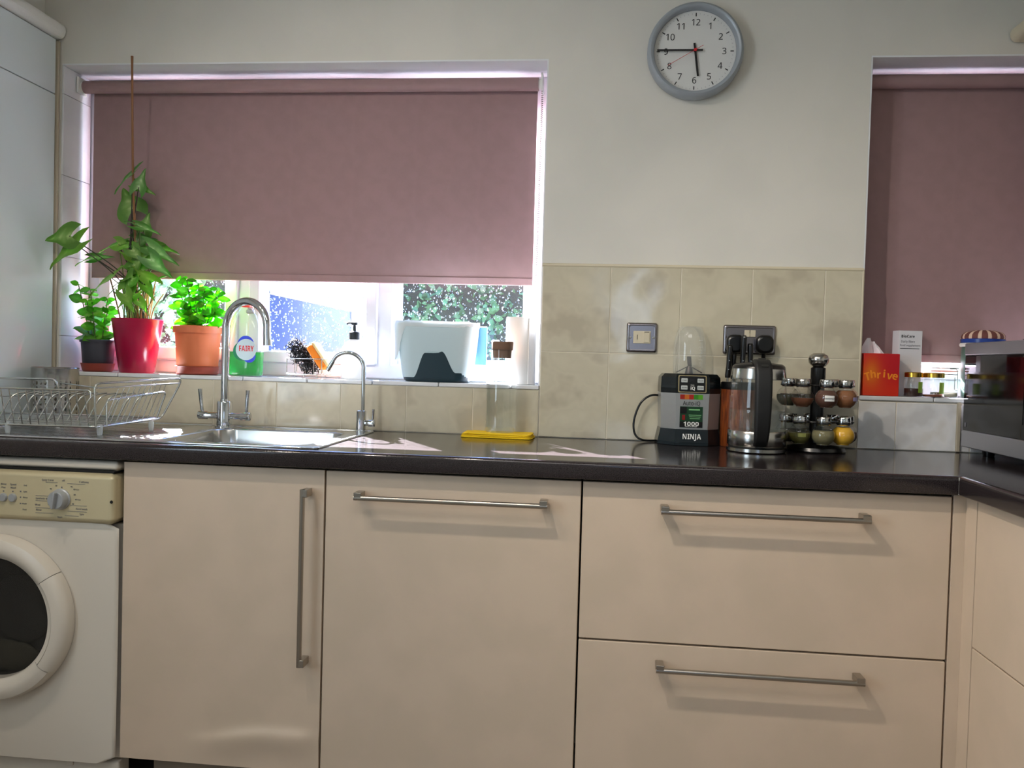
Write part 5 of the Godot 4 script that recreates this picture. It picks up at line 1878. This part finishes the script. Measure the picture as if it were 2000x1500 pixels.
func spice_rack() -> void:
	var c := Vector3(0.4855, 0.91, 0.122)
	var t := thing("spice_rack", "black two tier revolving spice rack with a chrome knob on top", "spice rack", c)
	var m := MB.new()
	m.lathe([Vector2(0, 0.0005), Vector2(0.076, 0.0005), Vector2(0.078, 0.004), Vector2(0.074, 0.013), Vector2(0.03, 0.019), Vector2(0.0185, 0.024), Vector2(0.0175, 0.19), Vector2(0.0195, 0.2), Vector2(0.0195, 0.226), Vector2(0.012, 0.23), Vector2(0, 0.23)], 40)
	part(t, "column", m, M.black)
	m = MB.new()
	m.lathe([Vector2(0.009, 0.228), Vector2(0.018, 0.231), Vector2(0.0255, 0.24), Vector2(0.0268, 0.25), Vector2(0.0235, 0.26), Vector2(0.014, 0.266), Vector2(0, 0.2665)], 36)
	part(t, "knob", m, M.brushed)
	var R := 0.079
	for tier in 2:
		var ty: float = [0.081, 0.179][tier]
		var off: float = [-0.02, 0.045][tier]
		m = MB.new()                                              # plate with arms that grip each neck
		m.lathe([Vector2(0.017, ty - 0.002), Vector2(0.056, ty - 0.002), Vector2(0.057, ty), Vector2(0.056, ty + 0.002), Vector2(0.017, ty + 0.002)], 32)
		for k in 8:
			var a: float = TAU * k / 8 + PI / 2 - off
			var p := Vector3(cos(a), 0, sin(a)) * R + Vector3(0, ty, 0)
			m.lathe([Vector2(0.0165, -0.0018), Vector2(0.0195, -0.0018), Vector2(0.0195, 0.0018), Vector2(0.0165, 0.0018), Vector2(0.0165, -0.0018)], 16, Transform3D(Basis(), p))
		part(t, "tier", m, M.black)
	var brown := Color(0.33, 0.17, 0.07)
	var front_jars := {
		[1, 0]: ["spice jar of brown powder with a white label, front middle of upper tier", Color(0.3, 0.14, 0.06), 0.95],
		[1, 1]: ["round spice jar half full of rust brown powder, upper tier nearest the kettle", Color(0.42, 0.22, 0.09), 0.45],
		[1, 7]: ["round spice jar of tan powder with a purple label, upper tier right front", Color(0.5, 0.3, 0.14), 0.98],
		[0, 0]: ["round spice jar of pale grey green herbs, front middle of the lower tier", Color(0.45, 0.42, 0.28), 0.75],
		[0, 1]: ["round spice jar of olive green herbs, lower tier nearest the kettle", Color(0.36, 0.34, 0.08), 0.55],
		[0, 7]: ["round spice jar full of bright yellow turmeric powder, lower tier right front", Color(0.83, 0.63, 0.06), 1.0],
	}
	var lid := MB.new()
	lid.lathe([Vector2(0.0, 0.0525), Vector2(0.0155, 0.0525), Vector2(0.017, 0.054), Vector2(0.0182, 0.057), Vector2(0.0188, 0.063), Vector2(0.0182, 0.072), Vector2(0.0165, 0.0745), Vector2(0, 0.0755)], 28)
	var lidm := lid.mesh()
	var glass := MB.new()
	var prof := [Vector2(0, 0.0005), Vector2(0.016, 0.0005)]
	for k in 9:
		var a := lerpf(-1.0, 0.95, k / 8.0)
		prof.append(Vector2(0.0296 * cos(a), 0.0255 + 0.0275 * sin(a)))
	prof.append(Vector2(0.0155, 0.05))
	prof.append(Vector2(0.0155, 0.056))
	glass.lathe(prof, 32)
	var glassm := glass.mesh()
	for tier in 2:
		var off: float = [-0.02, 0.045][tier]
		for k in 8:
			var a: float = TAU * k / 8 + PI / 2 - off
			var p := c + Vector3(cos(a) * R, [0.0235, 0.1215][tier], sin(a) * R)
			var q: Array = front_jars.get([tier, k], [])
			var lab: String = q[0] if q else "spice jar %s of the %s tier" % [["", "", "at the kettle side", "at the wall end of the kettle side", "against the wall behind the column", "at the wall end of the tissue box side", "at the tissue box side"][k], ["lower", "upper"][tier]]
			var j := thing("spice_jar", lab, "spice jar", p, 0.0, ("spice jars in the %s tier of the rack" if q else "spice jars at the back of the %s tier") % ["lower", "upper"][tier])
			part(j, "glass_body", glassm, M.glass)
			part(j, "lid", lidm, M.chrome if (k + tier) % 2 else M.brushed)
			var fill: float = q[2] if q else 0.6
			var colr: Color = q[1] if q else [Color(0.3, 0.2, 0.1), Color(0.4, 0.3, 0.12), Color(0.25, 0.22, 0.1)][k % 3]
			var pr := [Vector2(0, 0.0015), Vector2(0.0155, 0.0015)]
			var top := lerpf(-0.9, 0.95, fill)
			for s in 8:
				var b := lerpf(-1.0, top, s / 7.0)
				pr.append(Vector2(0.0287 * cos(b), 0.0255 + 0.0266 * sin(b)))
			pr.append(Vector2(0, 0.0255 + 0.0266 * sin(top)))
			m = MB.new()
			m.lathe(pr, 28)
			part(j, "spice", m, mat(colr, 0.8))
			if tier == 1 and k == 0 or tier == 0 and k == 1 or tier == 1 and k == 7:
				m = MB.new()
				var w := 0.42 if k == 0 else 0.35
				m.lathe([Vector2(0.0301, 0.0185), Vector2(0.0303, 0.0255), Vector2(0.0298, 0.0335)] if k == 0 else [Vector2(0.0303, 0.02), Vector2(0.0303, 0.03)], 10, Transform3D(), -PI / 2 - w, -PI / 2 + w)
				part(j, "label", m, M.white if k == 0 else mat(Color(0.55, 0.56, 0.3), 0.4) if tier == 0 else mat(Color(0.6, 0.56, 0.72), 0.5), Vector3.ZERO, Basis(Vector3.UP, 0.0 if k != 7 else 0.75))
				if k == 0:
					write(j, "lettering", "cinnamon", 0.006, M.ink, Vector3(0.0, 0.026, 0.0306))


# ------------------------------------------------------------------ right sill
func sill_right_objects() -> void:
	var y := 1.062
	# tissue box, its print a warm red to orange wash
	var t := thing("tissue_box", "red and orange tissue box with a white tissue standing out of its top", "tissue box", Vector3(0.69, y, -0.045))
	var m := MB.new()
	m.box(Vector3(0, 0.0605, 0), Vector3(0.098, 0.12, 0.095), 0.0015)
	for k in m.v.size():
		m.uv[k] = Vector2(m.v[k].x / 0.102 + 0.5, 1.0 - m.v[k].y / 0.12)
	var im := Image.create(128, 128, false, Image.FORMAT_RGB8)
	for yy in 128:
		for xx in 128:
			var u := xx / 127.0
			var v := yy / 127.0
			var g := exp(-(pow((u - 0.22) / 0.3, 2) + pow((v - 0.45) / 0.42, 2)))
			var red := Color(0.72, 0.03, 0.1).lerp(Color(0.82, 0.16, 0.05), smoothstep(0.3, 0.9, v))
			im.set_pixel(xx, yy, red.lerp(Color(0.84, 0.42, 0.04), g))
	var bm := mat(Color(1, 1, 1), 0.4)
	bm.albedo_texture = ImageTexture.create_from_image(im)
	part(t, "box", m, bm)
	var word := "Thrive"
	for k in word.length():
		var u := (k - 2.5) / 2.5
		write(t, "lettering", word[k], 0.031 if k == 0 else 0.029, mat(Color(0.93, 0.55, 0.1), 0.5), Vector3(u * 0.038, 0.06 - 0.006 * u * u + 0.003 * (k % 2), 0.0478), Basis(Vector3.BACK, -u * 0.3), true)
	m = MB.new()
	var fn := FastNoiseLite.new()
	fn.seed = 2
	fn.frequency = 30
	for s in [[-0.018, 0.05, 0.4], [0.012, 0.035, -0.5], [-0.002, 0.04, 0.1]]:
		m.sheet(8, 8, func(u, v):
			var p := Vector3((u - 0.5) * 0.05 * (1.0 - 0.8 * v) + s[0] + 0.012 * v * s[2], v * s[1] - 0.006, 0.01 * sin(u * 7 + s[2] * 9) * (1.0 - v) + s[2] * 0.012)
			return p + Vector3(0, 0.003, 0.005) * fn.get_noise_3dv(p))
	var tm := mat(Color(0.93, 0.92, 0.94), 0.9)
	tm.cull_mode = BaseMaterial3D.CULL_DISABLED
	part(t, "tissue", m, tm, Vector3(-0.012, 0.121, 0))
	# carton
	t = thing("carton", "tall narrow white carton with small dark print behind the jars", "carton", Vector3(0.783, y, -0.072), 0.12)
	m = MB.new()
	m.box(Vector3(0, 0.095, 0), Vector3(0.068, 0.189, 0.04), 0.001)
	part(t, "box", m, mat(Color(0.86, 0.86, 0.88), 0.5))
	write(t, "lettering", "BioCare", 0.0105, M.ink, Vector3(-0.008, 0.173, 0.0202), Basis(), true)
	write(t, "lettering", "Daily fibre", 0.009, M.grey_ink, Vector3(-0.008, 0.158, 0.0202))
	write(t, "lettering", "food supplement", 0.0078, M.grey_ink, Vector3(-0.001, 0.147, 0.0202))
	m = MB.new()
	m.box(Vector3(-0.002, 0.138, 0.0202), Vector3(0.056, 0.0016, 0.0006), 0.0)
	part(t, "printed_line", m, M.ink)
	# two small preserve jars
	for q in [["small glass jar with a gold lid and dark brown spread, beside the tissue box", 0.787, -0.022, 0.0258, Color(0.2, 0.08, 0.04), 0.024], ["small gold lidded jar with a pale green label in front of the clip top jar", 0.8405, -0.018, 0.0288, Color(0.45, 0.22, 0.06), 0.008]]:
		var j := thing("preserve_jar", q[0], "jar", Vector3(q[1], y, q[2]), 0.0, "preserve jars on the right sill")
		var r: float = q[3]
		m = MB.new()
		m.lathe([Vector2(0, 0.0005), Vector2(r - 0.002, 0.0005), Vector2(r, 0.003), Vector2(r, 0.046), Vector2(r - 0.003, 0.052), Vector2(r - 0.003, 0.062)], 36)
		part(j, "glass_body", m, M.glass)
		m = MB.new()
		m.lathe([Vector2(r - 0.0025, 0.056), Vector2(r - 0.001, 0.056), Vector2(r - 0.001, 0.068), Vector2(r - 0.003, 0.07), Vector2(0, 0.07)], 36)
		part(j, "lid", m, M.gold)
		m = MB.new()
		m.lathe([Vector2(0, 0.002), Vector2(r - 0.003, 0.002), Vector2(r - 0.0015, 0.004), Vector2(r - 0.0015, q[5]), Vector2(0, q[5] * 0.9)], 32)
		part(j, "contents", m, mat(q[4], 0.35))
		m = MB.new()
		m.lathe([Vector2(r + 0.0003, 0.012), Vector2(r + 0.0003, 0.043)], 10, Transform3D(), -PI / 2 + 0.15, -PI / 2 + 0.75)
		part(j, "label", m, mat(Color(0.5, 0.62, 0.16), 0.5))
	# big clip-top jar
	t = thing("clip_top_jar", "wide clip top glass storage jar with wire clasp and orange seal next to the microwave", "jar", Vector3(0.886, y, -0.062))
	t.scale = Vector3(0.86, 1, 0.86)
	m = MB.new()
	m.lathe([Vector2(0, 0.0005), Vector2(0.039, 0.0005), Vector2(0.042, 0.004), Vector2(0.042, 0.06), Vector2(0.039, 0.068), Vector2(0.039, 0.074)], 40)
	part(t, "glass_body", m, M.glass)
	m = MB.new()
	m.lathe([Vector2(0.041, 0.077), Vector2(0.042, 0.08), Vector2(0.04, 0.086), Vector2(0.03, 0.088), Vector2(0, 0.0885)], 40)
	part(t, "glass_lid", m, M.glass)
	m = MB.new()
	m.lathe([Vector2(0.039, 0.074), Vector2(0.042, 0.0745), Vector2(0.042, 0.0765), Vector2(0.039, 0.077)], 40)
	part(t, "seal", m, mat(Color(0.8, 0.35, 0.2), 0.5))
	m = MB.new()
	m.tube(bent([Vector3(0.0, 0.082, 0.0432), Vector3(0.024, 0.083, 0.0365), Vector3(0.028, 0.07, 0.035), Vector3(0.029, 0.022, 0.0345), Vector3(0.018, 0.02, 0.0395), Vector3(0.017, 0.06, 0.0405)], 0.006), 0.0013, 6)
	var ringp := arc(Vector3(0, 0.066, 0), Vector3(0.0405, 0, 0), Vector3(0, 0, 0.0405), 0, TAU, 36)
	m.tube(ringp, 0.0013, 6)
	m.tube(arc(Vector3(0, 0.084, 0), Vector3(0.0425, 0, 0), Vector3(0, 0, 0.0425), 0.5, 5.5, 30), 0.0013, 6)
	part(t, "wire_clasp", m, M.wire)
	m = MB.new()
	m.lathe([Vector2(0, 0.002), Vector2(0.038, 0.002), Vector2(0.0405, 0.005), Vector2(0.0405, 0.014), Vector2(0, 0.012)], 36)
	part(t, "contents", m, mat(Color(0.35, 0.33, 0.25), 0.8))
	# round canister with striped cloth lid, mostly behind the microwave
	t = thing("storage_canister", "round storage canister with a blue band and a brown striped cream lid behind the microwave", "canister", Vector3(0.978, y, -0.04))
	t.scale = Vector3(0.9, 1, 0.9)
	m = MB.new()
	m.lathe([Vector2(0, 0.0005), Vector2(0.052, 0.0005), Vector2(0.056, 0.004), Vector2(0.06, 0.08), Vector2(0.06, 0.135), Vector2(0.058, 0.15)], 48)
	part(t, "body", m, mat(Color(0.32, 0.42, 0.38), 0.3))
	m = MB.new()
	m.lathe([Vector2(0.056, 0.147), Vector2(0.064, 0.147), Vector2(0.066, 0.152), Vector2(0.064, 0.157), Vector2(0.056, 0.158)], 48)
	part(t, "rim", m, M.white)
	m = MB.new()
	m.lathe([Vector2(0.058, 0.157), Vector2(0.063, 0.158), Vector2(0.0635, 0.168), Vector2(0.061, 0.17), Vector2(0.05, 0.17)], 48)
	part(t, "band", m, mat(Color(0.12, 0.24, 0.55), 0.25))
	for k in 28:                                                 # gathered gores of the lid, cream and brown by turns
		m = MB.new()
		var a0 := TAU * k / 28 - (0.03 if k % 2 else -0.03)
		var a1 := TAU * (k + 1) / 28 + (0.03 if k % 2 else -0.03)
		m.lathe([Vector2(0.0615, 0.169), Vector2(0.063, 0.174), Vector2(0.06, 0.182), Vector2(0.05, 0.189), Vector2(0.03, 0.194), Vector2(0.002, 0.195)], 4, Transform3D(), a0, a1)
		part(t, "lid_stripe", m, mat(Color(0.42, 0.24, 0.22), 0.8) if k % 2 else mat(Color(0.85, 0.74, 0.66), 0.8))


func microwave() -> void:
	var t := thing("microwave", "silver microwave oven with a black glass door at the right edge", "microwave", Vector3(0.9, 0.91, 0.035))
	var m := MB.new()
	m.box(Vector3(0.19, 0.1625, 0.245), Vector3(0.34, 0.285, 0.49), 0.006)
	part(t, "case", m, mat(Color(0.55, 0.55, 0.57), 0.35, 0.5))
	var sil := mat(Color(0.62, 0.62, 0.64), 0.32, 0.6)
	m = MB.new()
	m.box(Vector3(0.01, 0.289, 0.245), Vector3(0.024, 0.034, 0.49), 0.003)
	var d := part(t, "door", m, sil)
	m = MB.new()
	m.box(Vector3(0.01, 0.0435, 0.245), Vector3(0.024, 0.047, 0.49), 0.003)
	part(d, "door_rail", m, sil)
	m = MB.new()
	m.box(Vector3(0.011, 0.1695, 0.245), Vector3(0.022, 0.206, 0.488), 0.002)
	part(d, "door_glass", m, mat(Color(0.012, 0.014, 0.016), 0.04))
	m = MB.new()
	m.box(Vector3(-0.0005, 0.165, 0.19), Vector3(0.0012, 0.125, 0.27), 0.0)
	part(d, "mesh_screen", m, mat(Color(0.045, 0.047, 0.05), 0.12))
	m = MB.new()
	m.ext(rrect(0.01, 0.012, 0.002, 2), 0.0, 0.0008, Transform3D(Basis(Vector3.UP, -PI / 2), Vector3(-0.0004, 0.082, 0.02)))
	part(d, "badge", m, M.grey_ink)
	for p in [[0.05, 0.05], [0.3, 0.05], [0.05, 0.44], [0.3, 0.44]]:
		m = MB.new()
		m.lathe([Vector2(0, 0.0), Vector2(0.014, 0.0), Vector2(0.016, 0.012), Vector2(0.016, 0.022), Vector2(0, 0.022)], 20)
		part(t, "foot", m, M.black, Vector3(p[0], 0.0003, p[1]))
	# small tin on the microwave
	t = thing("gold_lidded_tin", "small dark tin with a gold lid on top of the microwave", "tin", Vector3(1.075, 1.2155, 0.1))
	m = MB.new()
	m.lathe([Vector2(0, 0.0003), Vector2(0.05, 0.0003), Vector2(0.052, 0.003), Vector2(0.052, 0.014), Vector2(0, 0.014)], 36)
	part(t, "body", m, M.black)
	m = MB.new()
	m.lathe([Vector2(0.045, 0.014), Vector2(0.045, 0.031), Vector2(0.043, 0.034), Vector2(0, 0.034)], 36)
	part(t, "lid", m, M.gold)
	# slim cream strip on the tiles beside the microwave
	m = MB.new()
	m.box(Vector3(0.9, 0.981, 0.011), Vector3(0.012, 0.14, 0.0085), 0.003)
	single("cream_strip", m, M.tile_trim, "slim cream strip on the tiles beside the microwave", "tile_strip")
